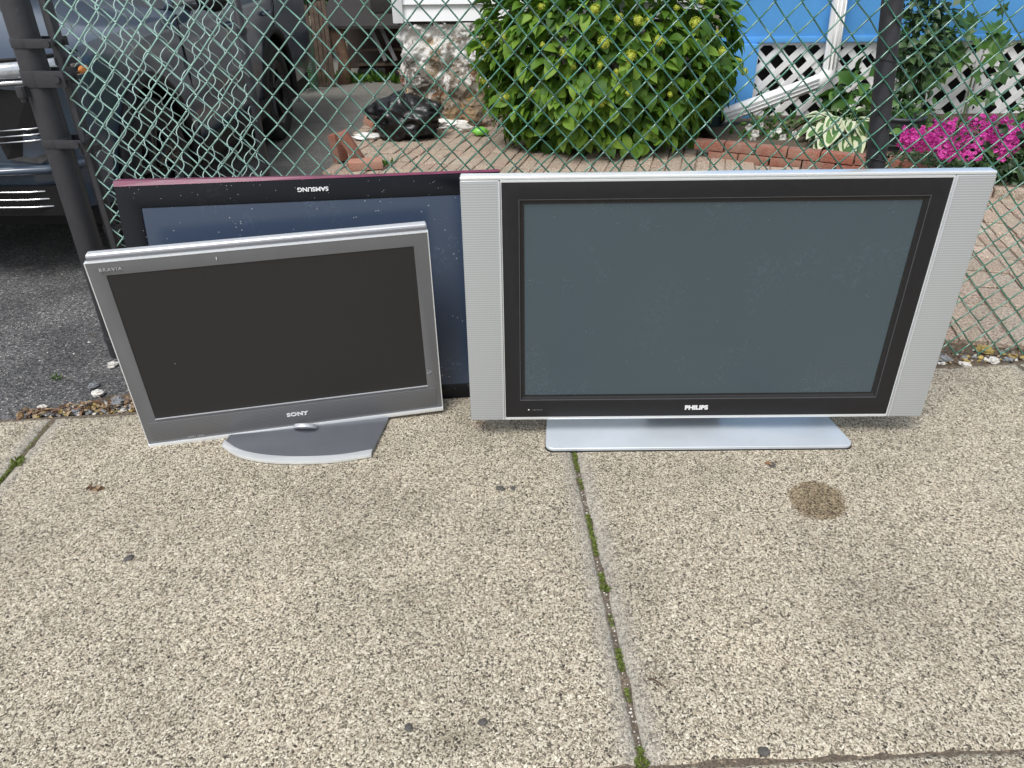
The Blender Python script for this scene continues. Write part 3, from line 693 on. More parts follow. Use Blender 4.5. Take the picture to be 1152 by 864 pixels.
def fence():
    r = empty('chain_link_fence', (FA.x, FA.y, 0), label='green chain link fence with charcoal posts behind the televisions', cat='fence')
    ang = math.atan2(FDIR.y, FDIR.x); R_ = Matrix.Rotation(ang, 4, 'Z')
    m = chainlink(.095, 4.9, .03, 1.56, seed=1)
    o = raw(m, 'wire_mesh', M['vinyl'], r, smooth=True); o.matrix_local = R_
    H = 1.62
    def post(name, x, y, rad, lean=0, h=H, cap=True):
        b = MB(); top = (x+lean, y, h)
        b.tube([(x, y, -.04), ((x+top[0])/2, y, h/2), top], rad, 20); p = b.build(name, M['post'], r, smooth=False, X=R_, bevel=.001)
        p.data.set_sharp_from_angle(angle=RAD(40))
        if cap:
            b = MB(); b.tube([(top[0], y, h), (top[0], y, h+.02), (top[0], y, h+.045)], [rad*1.12, rad*1.1, rad*.3], 16); b.build('post_cap', M['post'], p, smooth=True)
        return p
    P0 = post('gate_post', 0, 0, .045)
    P1x = (V(985, 187, FA.y).x-FA.x)
    # leaning line post, slightly behind the mesh
    xb = V(985, 187, 2.67).x-FA.x; xt = V(1005, 0, 2.67).x-FA.x
    zb = V(985, 187, 2.67).z; zt = V(1005, 0, 2.67).z
    k = (xt-xb)/(zt-zb); post('line_post', xb-k*zb, .040, .033, lean=k*H)
    post('line_post', 4.93, .03, .033)
    b = MB(); b.tube([(.04, .02, 1.575), (2.5, .02, 1.58), (4.93, .02, 1.575)], .021, 14); b.build('top_rail', M['post'], r, smooth=True, X=R_)
    b = MB(); b.box(.085, .103, -.004, .004, .03, 1.56); b.build('tension_bar', M['post'], r, bevel=.001, X=R_)
    for py, big in ((48, 0), (88, 1), (161, 0), (382, 0)):
        z = V(90, py, 2.70).z; b = MB(); hh = .014 if not big else .026; rad = .0485
        b.tube([(0, 0, z-hh), (0, 0, z+hh)], rad, 20)
        b.box(.02, .112 if not big else .118, -.049, -.043, z-hh, z+hh)
        b.box(.02, .112, .043, .049, z-hh, z+hh)
        bd = b.build('brace_band' if not big else 'hinge_band', M['post'], r, bevel=.0015, X=R_)
        b = MB(); b.tube([(.095, -.058, z), (.095, .052, z)], .0075 if not big else .010, 10)
        b.tube([(.095, -.0575, z), (.095, -.049, z)], .013, 6); b.build('bolt', M['post'], bd)
        if big:
            b = MB(); b.tube([(-.035, -.055, z-.055), (-.035, -.055, z-.02)], .017, 10); b.tube([(-.035, -.055, z-.07), (-.035, -.055, z-.05)], .011, 6)
            b.build('hinge_pin', M['post'], bd, bevel=.001)
    # wire ties on the line post
    for z in (.45, .78, 1.1, 1.4):
        b = MB(); xx = xb-k*zb+k*z
        pts = [(xx+.037*cos(a), .040+.037*sin(a), z+.004*sin(2*a)) for a in [2*pi*i/14 for i in range(15)]]; b.tube(pts, .0016, 5)
        b.tube([(xx-.03, .0, z), (xx-.045, -.006, z+.012)], .0016, 5)
        b.build('tie_wire', M['post'], r, smooth=True, X=R_)
fence()
def gate():
    A = V(88, 130, 2.83); A.z = 0; B = V(282, 95, 3.78); B.z = 0
    dv = (B-A); Lg = dv.length; ang = math.atan2(dv.y, dv.x)
    r = empty('fence_gate', X=Matrix.Translation(A) @ Matrix.Rotation(ang, 4, 'Z'), label='chain link gate swung open beside the dark parked car', cat='gate')
    for x in (0, Lg):
        b = MB(); b.tube([(x, 0, .06), (x, 0, 1.5)], .021, 14); b.build('gate_stile', M['post'], r, smooth=True)
    b = MB(); b.tube([(0, 0, 1.5), (Lg/2, 0, 1.5), (Lg, 0, 1.5)], .021, 14); b.build('gate_rail', M['post'], r, smooth=True)
    b = MB(); b.tube([(0, 0, .07), (Lg/2, 0, .07), (Lg, 0, .07)], .021, 14); b.build('gate_rail', M['post'], r, smooth=True)
    m = chainlink(.03, Lg-.03, .09, 1.48, w_=.092, h_=.10, seed=4, d=.015, r=.0023, warp=.02, curl=True)
    raw(m, 'wire_mesh', M['vinyl_pale'], r, smooth=True)
    for z in (.2, .5, .8, 1.1, 1.35):
        for x in (0, Lg):
            b = MB(); b.tube([(x, 0, z-.012), (x, 0, z+.012)], .025, 12); b.box(min(x, x+(.045 if x == 0 else -.045)), max(x, x+(.045 if x == 0 else -.045)), -.022, -.018, z-.01, z+.01)
            b.build('tie_band', M['post'], r)
gate()
#@@REST
# ------------------------------------------------------------------ parked car behind the fence
def lathe(b, prof, n=36, X=None, mi=0):                 # prof: (radius, axial); axis = x
    vs = []; fs = []
    for r_, a in prof:
        for k in range(n): t = 2*pi*k/n; vs.append((a, r_*cos(t), r_*sin(t)))
    for i in range(len(prof)-1):
        for k in range(n): q = (k+1) % n; fs.append((i*n+k, i*n+q, (i+1)*n+q, (i+1)*n+k))
    b.add(vs, fs, X, mi)
def car():
    r = empty('parked_car', (-2.80, 3.44, 0), label='dark slate blue SUV parked nose out on the asphalt driveway', cat='car')
    st = [(0, .66, .42, .96, 1.00), (.03, .76, .38, 1.00, 1.04), (.10, .84, .34, 1.03, 1.08), (.22, .89, .32, 1.055, 1.12), (.45, .92, .31, 1.08, 1.16), (.85, .93, .31, 1.09, 1.19),
          (1.3, .93, .31, 1.10, 1.21), (1.55, .93, .31, 1.11, 1.16), (2.4, .93, .31, 1.12, 1.14), (3.4, .93, .31, 1.13, 1.15), (4.2, .92, .32, 1.12, 1.14), (4.5, .89, .36, 1.08, 1.10), (4.6, .82, .44, 1.02, 1.04)]
    # denser stations
    den = []
    for i in range(len(st)-1):
        for t in (0, .5): den.append(tuple(a+(c-a)*t for a, c in zip(st[i], st[i+1])))
    den.append(st[-1]); vs = []; prof = []
    for s_, hw, zb, zs, zc in den:
        half = [(.80*hw, zb), (.94*hw, zb+.03), (.985*hw, zb+.12), (hw, .60), (.995*hw, .74), (.985*hw, .84), (.99*hw, .90), (.985*hw, zs-.06), (.955*hw, zs-.012), (.91*hw, zs+.006), (.80*hw, zs+.018), (.5*hw, zc-.01)]
        sec = [(-x, z) for x, z in half]; full = [(0, zb)]+half+[(0, zc)]+sec[::-1]; prof = full
        vs += [(x, s_, z) for x, z in full]
    n = len(prof); k = len(den)
    fs = [(i*n+j, i*n+(j+1) % n, (i+1)*n+(j+1) % n, (i+1)*n+j) for i in range(k-1) for j in range(n)]
    fs += [tuple(range(n-1, -1, -1)), tuple(range((k-1)*n, k*n))]
    b = MB(); b.add(vs, fs); body = b.build('body', M['carpaint'], r)
    wheels = (.74, 3.16)
    cb = MB()
    for s_ in wheels:
        for sg in (-1, 1):
            ys = [(.43*cos(2*pi*i/32), .43*sin(2*pi*i/32)) for i in range(32)]
            x0, x1 = (.66, 1.1) if sg > 0 else (-1.1, -.66)
            cb.add([(x0, s_+a, .40+c_) for a, c_ in ys]+[(x1, s_+a, .40+c_) for a, c_ in ys], [tuple(range(31, -1, -1)), tuple(range(32, 64))]+[(i, (i+1) % 32, 32+(i+1) % 32, 32+i) for i in range(32)])
    cut = cb.build('cut', M['carblack'], r)
    md = body.modifiers.new('b', 'BOOLEAN'); md.operation = 'DIFFERENCE'; md.object = cut; md.solver = 'EXACT'
    dg = bpy.context.evaluated_depsgraph_get(); me = bpy.data.meshes.new_from_object(body.evaluated_get(dg)); body.modifiers.clear()
    body.data = me; bpy.data.objects.remove(cut)
    if len(me.materials) < 2: me.materials.append(M['carblack'])
    for p in me.polygons:
        c_ = p.center
        p.use_smooth = True
        for s_ in wheels:
            if abs(math.hypot(c_.y-s_, c_.z-.40)-.43) < .02 and abs(p.normal.x) < .4: p.material_index = 1
            if math.hypot(c_.y-s_, c_.z-.40) < .43 and abs(c_.x) < .67: p.material_index = 1
    me.set_sharp_from_angle(angle=RAD(28))
    # greenhouse
    b = MB(); q = [(1.42, .84, 1.13), (4.35, .82, 1.12)]; t_ = [(2.15, .68, 1.60), (4.05, .68, 1.60)]
    b.add([(-.84, 1.42, 1.12), (.84, 1.42, 1.12), (.82, 4.42, 1.10), (-.82, 4.42, 1.10), (-.68, 2.15, 1.60), (.68, 2.15, 1.60), (.68, 4.1, 1.60), (-.68, 4.1, 1.60)],
          [(0, 1, 5, 4), (1, 2, 6, 5), (2, 3, 7, 6), (3, 0, 4, 7), (4, 5, 6, 7)]); b.build('window_glass', M['carglass'], r, bevel=.02)
    b = MB(); b.box(-.70, .70, 2.1, 4.15, 1.59, 1.645); rf = b.build('roof', M['carpaint'], r, bevel=.025, seg=3)
    for sg in (-1, 1):
        for (a, c_) in (((.845*sg, 1.42, 1.125), (.69*sg, 2.15, 1.60)), ((.835*sg, 2.72, 1.13), (.69*sg, 2.78, 1.60)), ((.825*sg, 4.40, 1.12), (.69*sg, 4.08, 1.60))):
            b = MB(); b.tube([a, c_], .028, 8); b.build('pillar', M['carpaint'], r, smooth=True)
        b = MB(); b.blob((1.03*sg, 1.62, 1.16), (.10, .055, .075), 14, 10, .05); mo = b.build('side_mirror', M['carblack'], r, smooth=True)
        b = MB(); b.box(min(.86*sg, .98*sg), max(.86*sg, .98*sg), 1.60, 1.65, 1.10, 1.13); b.build('mirror_arm', M['carblack'], mo, bevel=.005)
        # sill cladding and arch flares
        b = MB(); b.box(min(.90*sg, .945*sg), max(.90*sg, .945*sg), 1.20, 2.72, .29, .41); b.build('sill_cladding', M['carblack'], r, bevel=.012)
        for s_ in wheels:
            b = MB(); pts = [(.915*sg, s_+.445*cos(RAD(a)), .40+.445*sin(RAD(a))) for a in range(-12, 193, 8)]; b.tube(pts, .032, 8); b.build('arch_cladding', M['carblack'], r, smooth=True)
            w_ = empty('wheel', parent=None) if False else None
            b = MB(); lathe(b, [(.24, -.10), (.34, -.115), (.372, -.09), (.378, 0), (.372, .09), (.34, .115), (.24, .10), (.235, 0), (.24, -.10)])
            X = Matrix.Translation((.80*sg, s_, .378)); tr = b.build('wheel', M['rubber'], r, smooth=True, X=X)
            b = MB(); lathe(b, [(.02, .05*sg), (.06, .055*sg), (.07, .03*sg), (.21, .0)])
            lathe(b, [(.205, .075*sg), (.245, .105*sg), (.25, .07*sg), (.22, -.02*sg)])
            for q_ in range(5):
                a = 2*pi*q_/5+.3
                for da in (-.16, .16):
                    b.tube([(.045*sg, .05*cos(a), .05*sin(a)), (.085*sg, .235*cos(a+da), .235*sin(a+da))], [.026, .017], 6)
            b.build('rim', M['rim'], tr)
            b = MB(); lathe(b, [(.01, .0), (.17, .0), (.17, .012*sg), (.01, .012*sg)]); b.build('brake_disc', M['galv'], tr)
        # shut lines
        for pts in ([(1.30, .42), (1.32, .8), (1.30, 1.10)], [(2.36, .42), (2.38, .8), (2.37, 1.11)], [(3.22, .86), (3.3, 1.0), (3.3, 1.12)]):
            b = MB(); b.tube([(.9255*sg if 0 < i < 2 else .921*sg, y, z) for i, (y, z) in enumerate(pts)], .0045, 4); b.build('door_seam', M['carblack'], r)
        for y in (2.18, 3.05):
            b = MB(); b.tube([(.925*sg, y-.10, .97), (.95*sg, y-.06, .972), (.95*sg, y+.06, .975), (.925*sg, y+.10, .975)], .012, 8); b.build('door_handle', M['carpaint'], r, smooth=True)
        # front lamps
        b = MB(); pts = [(.36*sg, -.012, .985), (.60*sg, -.018, .985), (.74*sg, .012, .990), (.83*sg, .085, .995), (.885*sg, .20, 1.0)]
        b.tube(pts, [.030, .034, .036, .034, .018], 10); hl = b.build('headlight', M['lamp'], r, smooth=True)
        b = MB(); b.tube([(p[0]*1.008, p[1]-.006, p[2]-.048) for p in pts], .011, 6); b.build('chrome_strip', M['chrome'], hl, smooth=True)
        b = MB(); b.tube([(p[0]*1.004, p[1]-.004, p[2]+.040) for p in pts], .008, 6); b.build('lamp_surround', M['carblack'], hl, smooth=True)
        b = MB(); b.blob((.895*sg, .20, .965), (.012, .045, .018), 10, 8, 0); b.build('amber_reflector', M['amber'], r, smooth=True)
        # corner intake with honeycomb backing and bright slats
        b = MB(); vs = [(.50*sg, -.012, .93), (.73*sg, .005, .90), (.80*sg, .045, .66), (.70*sg, -.010, .60), (.56*sg, -.016, .62)]
        b.add(vs+[(x, y+.05, z) for x, y, z in vs], [(0, 1, 2, 3, 4)]+[(i, (i+1) % 5, 5+(i+1) % 5, 5+i) for i in range(5)]); it = b.build('air_intake', M['carblack'], r)
        for z in (.745, .72, .695): b = MB(); b.tube([(.56*sg, -.028, z), (.70*sg, -.016, z+.006), (.795*sg, .038, z+.012)], .0045, 6); b.build('intake_slat', M['chrome'], it, smooth=True)
    b = MB(); b.box(-.40, .40, -.02, .04, .66, .93); gr = b.build('grille', M['carblack'], r, bevel=.02)
    for i in range(5): b = MB(); b.box(-.39, .39, -.03, -.015, .70+i*.045, .712+i*.045); b.build('grille_bar', M['chrome'], gr, bevel=.003)
    b = MB(); pts = [(-.86, .12, .58), (-.72, -.01, .575), (-.4, -.04, .57), (.4, -.04, .57), (.72, -.01, .575), (.86, .12, .58)]; b.tube(pts, .035, 10, flat=.6); b.build('bumper_lip', M['carpaint'], r, smooth=True)
    b = MB(); b.add([(-.78, -.012, .50), (.78, -.012, .50), (.74, -.005, .36), (-.74, -.005, .36), (-.78, .1, .50), (.78, .1, .50), (.74, .1, .34), (-.74, .1, .34)], [(0, 1, 2, 3), (0, 4, 5, 1), (1, 5, 6, 2), (2, 6, 7, 3), (3, 7, 4, 0)])
    lg = b.build('lower_grille', M['carblack'], r)
    for z in (.475, .44, .405): b = MB(); b.tube([(-.80, .02, z), (-.6, -.024, z), (.6, -.024, z), (.80, .02, z)], .0045, 6); b.build('grille_bar', M['chrome'], lg, smooth=True)
    b = MB(); b.box(-.85, .85, .3, 4.4, .22, .36); b.build('underbody', M['carblack'], r)
car()

# ------------------------------------------------------------------ houses
def white_house():
    YF = 6.95; xl = V(457, 90, YF).x; xr = 1.60; zt = V(500, 25, YF).z
    r = empty('white_house', (xl, YF, 0), label='house corner with white siding over a flaking painted fieldstone foundation', cat='house')
    b = MB(); nx, nz = 260, 110
    def surf(u, z, side):
        p = Vector((u*4.6, z*4.6, side*9))
        vd = noise.voronoi(p)[0]; rel = min(.45, vd[1]-vd[0])*.13
        return rel + .03*noise.noise(Vector((u*9, z*9, side)))+.018*noise.noise(Vector((u*24, z*24, side)))+.012*noise.noise(Vector((u*55, z*55, side)))+.05*noise.noise(Vector((u*2.5, z*2.5, side+4)))
    vs = []; W = xr-xl
    for j in range(nz+1):
        for i in range(nx+1):
            u = W*i/nx; z = -.05+(zt+.05)*j/nz; vs.append((u, -surf(u, z, 0), z))
    b.add(vs, [(j*(nx+1)+i, j*(nx+1)+i+1, (j+1)*(nx+1)+i+1, (j+1)*(nx+1)+i) for j in range(nz) for i in range(nx)])
    vs = []; ny = 60
    for j in range(nz+1):
        for i in range(ny+1):
            z = -.05+(zt+.05)*j/nz; u = 3.0*i/ny; d = surf(u, z, 1) if i else surf(0, z, 0); vs.append((-d+.0 if i else 0, u if i else -d, z))
    b.add(vs, [(j*(ny+1)+i, (j+1)*(ny+1)+i, (j+1)*(ny+1)+i+1, j*(ny+1)+i+1) for j in range(nz) for i in range(ny)])
    o = raw(b, 'foundation', M['stone'], r, smooth=True)
    b = MB()
    for k in range(20):
        z = zt+.012+k*.125
        b.add([(-.02, -.045, z), (W, -.045, z), (W, -.012, z+.128), (-.02, -.012, z+.128), (-.02, .0, z), (W, 0, z), (-.02, 0, z+.128), (W, 0, z+.128)], [(0, 1, 2, 3), (0, 4, 5, 1), (3, 2, 7, 6)])
        b.add([(-.045, 0, z), (-.012, 0, z+.128), (-.012, 3, z+.128), (-.045, 3, z), (0, 0, z), (0, 3, z)], [(0, 1, 2, 3), (0, 3, 5, 4)])
    raw(b, 'siding', M['siding'], r)
    b = MB(); b.box(-.065, .02, -.065, .03, zt, zt+2.5); b.build('corner_board', M['siding'], r, bevel=.004)
    b = MB(); b.box(-.03, W, -.035, .0, zt-.012, zt+.012); b.build('drip_edge', M['dark'], r)
    b = MB(); b.box(0, W, 0.02, 3, zt-.01, zt+2.5); b.build('wall_core', M['siding'], r)
white_house()
def blue_house():
    YF = 6.95; xl = V(822, 0, YF).x; zt = V(1000, 45, YF).z; xr = 7.5; z2 = 2.9
    r = empty('blue_house', (xl, YF, 0), label='bright blue house wall above white lattice skirting', cat='house')
    W = xr-xl; b = MB(); b.box(-.05, W, 0, .06, zt, z2)
    b.build('wall', M['bluepaint'], r, bevel=.003)
    b = MB(); b.box(-.05, W, -.012, -.0, zt-.012, zt+.035); b.build('bottom_board', M['bluepaint'], r, bevel=.003)
    x0 = V(806, 100, YF-.06).x-xl; x1 = V(846, 100, YF-.06).x-xl
    b = MB(); b.box(x0, x1, -.10, .10, -.05, zt-.014); cp = b.build('corner_post', M['bluepaint'], r, bevel=.006)
    b = MB(); xm = x0+(x1-x0)*.55; b.box(xm-.003, xm+.003, -.103, -.098, 0, .30); b.build('board_joint', M['dark'], cp)
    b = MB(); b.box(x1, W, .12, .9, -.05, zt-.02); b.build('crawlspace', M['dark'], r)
    # lattice: two layers of diagonal slats clipped to the panel
    def lattice(xa, xb, za, zb, name):
        b = MB(); sp = .198; wd = .026
        for lay, sg in ((0, 1), (1, -1)):
            k = -40
            for k in range(-30, 60):
                c0 = xa+k*sp; pts = []
                # line: x = c0 + sg*(z-za)
                zs, ze = za, zb
                def zx(x): return za+(x-c0)/sg
                lim = sorted((zx(xa), zx(xb))); zs = max(zs, lim[0]); ze = min(ze, lim[1])
                if ze-zs < .03: continue
                a = Vector((c0+sg*(zs-za), 0, zs)); e = Vector((c0+sg*(ze-za), 0, ze)); y = .03+lay*.012
                d = (e-a).normalized(); n_ = Vector((d.z, 0, -d.x))*wd
                vs = [a-n_, a+n_, e+n_, e-n_]
                b.add([(p.x, y, p.z) for p in vs]+[(p.x, y+.009, p.z) for p in vs], [(0, 1, 2, 3), (0, 4, 5, 1), (1, 5, 6, 2), (2, 6, 7, 3), (3, 7, 4, 0)])
        o = b.build(name, M['lattice'], r)
        f = MB(); f.ring((xa-.0, za, xb, zb), (xa+.03, za+.03, xb-.03, zb-.02), .022, .055); f.build('lattice_frame', M['lattice'], o, bevel=.003)
    lattice(x1+.01, x1+1.95, .03, zt-.015, 'lattice_panel'); lattice(x1+1.97, W, .03, zt-.015, 'lattice_panel')
    # downspout with elbow and run-off leg
    pa = V(955, -60, YF-.12); pb = V(945, 0, YF-.12); pc = V(932, 86, YF-.12); pd = V(812, 131, YF-.42)
    b = MB(); off = Vector((xl, YF, 0)); pts = [pa, pb, pc+Vector((0, 0, .06)), pc+Vector((-.02, -.02, .015)), pc+Vector((-.09, -.04, -.035)), pd]
    b.tube([p-off for p in pts], .062, 14, flat=.8); ds = b.build('downspout', M['gutter'], r, smooth=True)
    ds.data.set_sharp_from_angle(angle=RAD(50))
    b = MB(); d_ = (pd-pts[4]).normalized()
    for s_ in (-.032, 0, .032):
        side = Vector((0, 0, 1)); b.tube([pts[4]-off+Vector((-.02, -.058, s_)), pd-off+Vector((.01, -.058, s_))], .006, 6)
        b.tube([pb-off+Vector((s_, -.056, 0)), pc-off+Vector((s_, -.056, .07))], .006, 6)
    b.build('downspout_rib', M['gutter'], ds, smooth=True)
    b = MB(); e = pd-off; b.tube([e+Vector((.004, 0, 0)), e-d_*-.012], .050, 14); b.build('downspout_mouth', M['dark'], ds)
blue_house()
# brick border round the flower bed
def brick_border():
    a = Vector((1.50, 5.78, 0)); c = Vector((2.62, 5.22, 0)); e = Vector((2.82, 4.76, 0)); g_ = Vector((4.9, 4.10, 0)); rnd = random.Random(2)
    r = empty('brick_border', a, label='low border of two stacked red brick courses edging the flower bed', cat='border')
    b = MB(); s = MB()
    for p, q, courses, bb in ((a, c, 2, b), (c, e, 2, b), (e, g_, 1, s)):
        d = (q-p); L_ = d.length; d.normalize(); ang = math.atan2(d.y, d.x)
        for k in range(courses):
            t = -.11*k
            while t < L_-.1:
                ln = .225 if courses == 2 else rnd.uniform(.14, .26); pos = p+d*(t+ln/2)-a
                X = Matrix.Translation((pos.x, pos.y, .0)) @ Matrix.Rotation(ang+rnd.uniform(-.025, .025), 4, 'Z')
                z0 = .008+k*.070; j = rnd.uniform(-.006, .006)
                bb.box(-ln/2+.005, ln/2-.005, -.05+j, .05+j, z0, z0+(.064 if courses == 2 else .075), X)
                t += ln
    b.build('brick_course', M['brick'], r, bevel=.005, seg=2); s.build('stone_edging', M['paver'], r, bevel=.01, seg=2)
brick_border()

# ------------------------------------------------------------------ backyard: shelter, planks, net, trees
def shelter():
    Y = 9.45; x0 = V(370, 28, Y).x; x1 = V(470, 28, Y).x; ze = V(400, 28, Y).z
    r = empty('wood_shelter', (x0, Y, 0), label='low dark timber shelter with a mossy roof at the end of the driveway', cat='shelter'); W = x1-x0
    b = MB(); b.add([(-.1, -.12, ze), (W+.1, -.12, ze), (W+.1, 1.3, ze+.42), (-.1, 1.3, ze+.42), (-.1, -.12, ze-.03), (W+.1, -.12, ze-.03), (W+.1, 1.3, ze+.39), (-.1, 1.3, ze+.39)], [(0, 1, 2, 3), (4, 7, 6, 5), (0, 4, 5, 1), (1, 5, 6, 2), (2, 6, 7, 3), (3, 7, 4, 0)])
    b.build('roof', M['roofing'], r)
    b = MB(); b.box(W*.45, W*.9, .2, .9, ze+.10, ze+.34); b.build('roof_box', M['roofing'], r, bevel=.02)
    b = MB(); b.box(-.05, W+.05, 1.2, 1.25, 0, ze+.35); b.build('rear_wall', M['darkwood'], r)
    b = MB(); b.box(W*.55, W, .25, .3, .05, ze-.06); b.build('side_panel', mat('red_brown_board', (.07, .035, .026), .8, 0, .3, 14), r)
    b = MB(); b.tube([(.10, 0, 0), (.13, 0, ze*.4), (.08, 0, ze*.8), (.10, 0, ze)], [.085, .07, .075, .07], 12); b.build('log_post', M['log'], r, smooth=True)
    for z in (.18, .34): b = MB(); b.box(.25, W, .1, .35, z, z+.025); b.build('shelf', M['brownwood'], r)
    for x in (.5, .62): b = MB(); b.box(-.022, .022, -.01, .01, 0, .38, Matrix.Translation((x+.1, .05, .24)) @ Matrix.Rotation(RAD(-22), 4, 'Y')); b.build('leaning_board', M['greyboard'], r, bevel=.003)
    for i, x in enumerate((.35, .75, 1.0)): b = MB(); b.blob((x, .2, .09), (.12, .1, .09), 10, 8, .4, 3, i); b.build('stored_lump', M['dark'], r, smooth=True)
shelter()
def planks():
    Y = 9.2; x0 = V(348, 60, Y).x; x1 = V(374, 60, Y).x
    r = empty('plank_fence', (x0, Y, 0), label='short weathered brown plank fence beside the timber shelter', cat='fence'); n = 5; w_ = (x1-x0)/n
    for i in range(n):
        b = MB(); X = Matrix.Translation((i*w_, .012*(i % 2), 0)) @ Matrix.Rotation(RAD(random.uniform(-.8, .8)), 4, 'Y')
        b.box(.004, w_-.004, 0, .02, .01, .84+.03*random.random()+.01*i, X); b.build('plank', M['brownwood'], r, bevel=.003)
planks()
def net():
    p0 = V(306, 30, 8.2); p1 = V(352, 30, 8.9)
    r = empty('garden_netting', (p0.x, p0.y, 0), label='green garden netting strung between thin white poles', cat='netting')
    for px, Y, dx in ((300, 7.9, -.05), (309, 8.1, -.06), (322, 8.3, -.04), (333, 8.8, .0)):
        p = V(px+8, 70, Y); q = V(px-2, 0, Y)
        d = q-p; b = MB(); b.tube([p-d*(p.z/d.z)-Vector((p0.x, p0.y, 0)), q+d*.8-Vector((p0.x, p0.y, 0))], .014, 8); b.build('pole', M['whitepole'], r, smooth=True)
    a = V(316, 60, 8.75); c = V(353, 60, 8.95); o = Vector((p0.x, p0.y, 0)); b = MB()
    n = 26
    for i in range(n+1):
        p = a.lerp(c, i/n)-o; b.tube([(p.x, p.y+.01*sin(i), .02), (p.x, p.y, .35), (p.x, p.y, .66)], .004, 4, caps=False)
    for j in range(26):
        z = .03+j*.025; b.tube([(a.x-o.x, a.y-o.y, z), ((a.x+c.x)/2-o.x, (a.y+c.y)/2-o.y+.01, z-.01), (c.x-o.x, c.y-o.y, z)], .004, 4, caps=False)
    raw(b, 'net', M['net'], r)
net()
def tree(x, y, h, rad, n, label, seed, mt='treeleaf', low=.6, size=.16):
    rnd = random.Random(seed); r = empty('tree', (x, y, 0), label=label, cat='tree')
    b = MB(); b.tube([(0, 0, -.1), (.05, 0, h*.3), (-.03, .05, h*.6), (0, 0, h*.9)], [.16, .12, .08, .03], 10)
    for k in range(6):
        a = rnd.uniform(0, 2*pi); z = h*rnd.uniform(.25, .6); b.tube([(0, 0, z), (cos(a)*rad*.4, sin(a)*rad*.4, z+.35), (cos(a)*rad*.75, sin(a)*rad*.75, z+.6)], [.06, .04, .015], 6)
    b.build('trunk', M['log'], r, smooth=True)
    b = MB()
    for k in range(9):
        a = rnd.uniform(0, 2*pi); q = rnd.uniform(.1, .6)*rad
        crown(b, (cos(a)*q, sin(a)*q, rnd.uniform(low, h-.3)), (rad*.6, rad*.6, rad*.5), n//9, size, rnd, 'small', .3, .3, .3, zmin=.05)
    raw(b, 'crown', M[mt], r)
tree(-5.2, 12.4, 3.4, 1.9, 2200, 'dense tree behind the parked car at the back of the yard', 11, low=.3)
tree(-2.7, 11.9, 3.2, 1.5, 2200, 'leafy tree behind the plank fence and netting', 12, low=.5)
tree(-1.1, 12.2, 3.0, 1.3, 2000, 'lighter green tree behind the timber shelter roof', 13, 'shrubleaf', .7)
tree(-8.0, 11.5, 3.2, 1.8, 1800, 'dense tree at the far left of the yard', 14, low=.3)

# ------------------------------------------------------------------ yard clutter
def bag():
    c = V(456, 128, 6.55); b = MB(); seg, rings = 72, 44; rx, ry, rz = .255, .22, .20; vs = []
    for i in range(rings+1):
        th = pi*i/rings
        for k in range(seg):
            a = 2*pi*k/seg; sr = sin(th)**(1.0 if th < pi/2 else .42); d = Vector((sr*cos(a), sr*sin(a), cos(th)))
            q = 1+.26*noise.noise(d*1.7+Vector((4, 1, 2)))+.16*(1-2*abs(noise.noise(d*2.9+Vector((8, 1, 1)))))-.04+.075*(1-2*abs(noise.noise(d*6.5+Vector((1, 2, 3)))))+.03*noise.noise(d*16)
            v = [d.x*rx*q, d.y*ry*q, d.z*rz*q*(.92 if d.x < 0 else .74)]
            v[2] = max(v[2], -rz*.82+.01*noise.noise(d*8)); vs.append(v)
    b.add(vs, [(i*seg+k, (i+1)*seg+k, (i+1)*seg+(k+1) % seg, i*seg+(k+1) % seg) for i in range(rings) for k in range(seg)])
    zb = -min(v[2] for v in vs)
    r = empty('rubbish_bag', (c.x, c.y, .012), label='full black plastic rubbish bag slumped by the stone foundation', cat='bag')
    b.build('sack', M['bag'], r, smooth=True, loc=(0, 0, zb))
    b = MB(); b.tube([(.15, -.02, zb+.06), (.20, -.05, zb+.11), (.25, -.04, zb+.10), (.29, -.08, zb+.06)], [.05, .020, .035, .05], 10); b.build('tied_neck', M['bag'], r, smooth=True)
bag()
def bricks():
    spec = [((398, 190), .24, .10, .075, (62, 10, 20), 'brick', .19, 'broken red brick standing on end, tallest of the pile by the asphalt'),
            ((383, 186), .20, .10, .07, (80, 0, -30), 'brick', .10, 'red brick leaning to the left side of the upright brick'),
            ((425, 150), .22, .11, .07, (10, 20, 60), 'pinkbrick', .05, 'faded brick lying behind the upright brick near the black bag'),
            ((412, 194), .24, .11, .06, (0, 3, 14), 'pinkbrick', .04, 'flat pink brick at the foot of the upright brick')]
    for (px, py), l_, w_, h_, rot, mt, z, lab in spec:
        p = G(px, py, 0); b = MB(); b.box(-l_/2, l_/2, -w_/2, w_/2, -h_/2, h_/2)
        R_ = Matrix.Rotation(RAD(rot[2]), 4, 'Z') @ Matrix.Rotation(RAD(rot[0]), 4, 'Y') @ Matrix.Rotation(RAD(rot[1]), 4, 'X')
        o = b.build('brick', M[mt], None, bevel=.007)
        for v in o.data.vertices: v.co += Vector((noise.noise(v.co*30), noise.noise(v.co*30+Vector((3, 0, 0))), 0))*.006
        zm = min((R_ @ v.co).z for v in o.data.vertices); o.matrix_world = Matrix.Translation((p.x, p.y, .028-zm)) @ R_
        tag(o, lab, 'brick', 'loose bricks at the patio edge')
bricks()
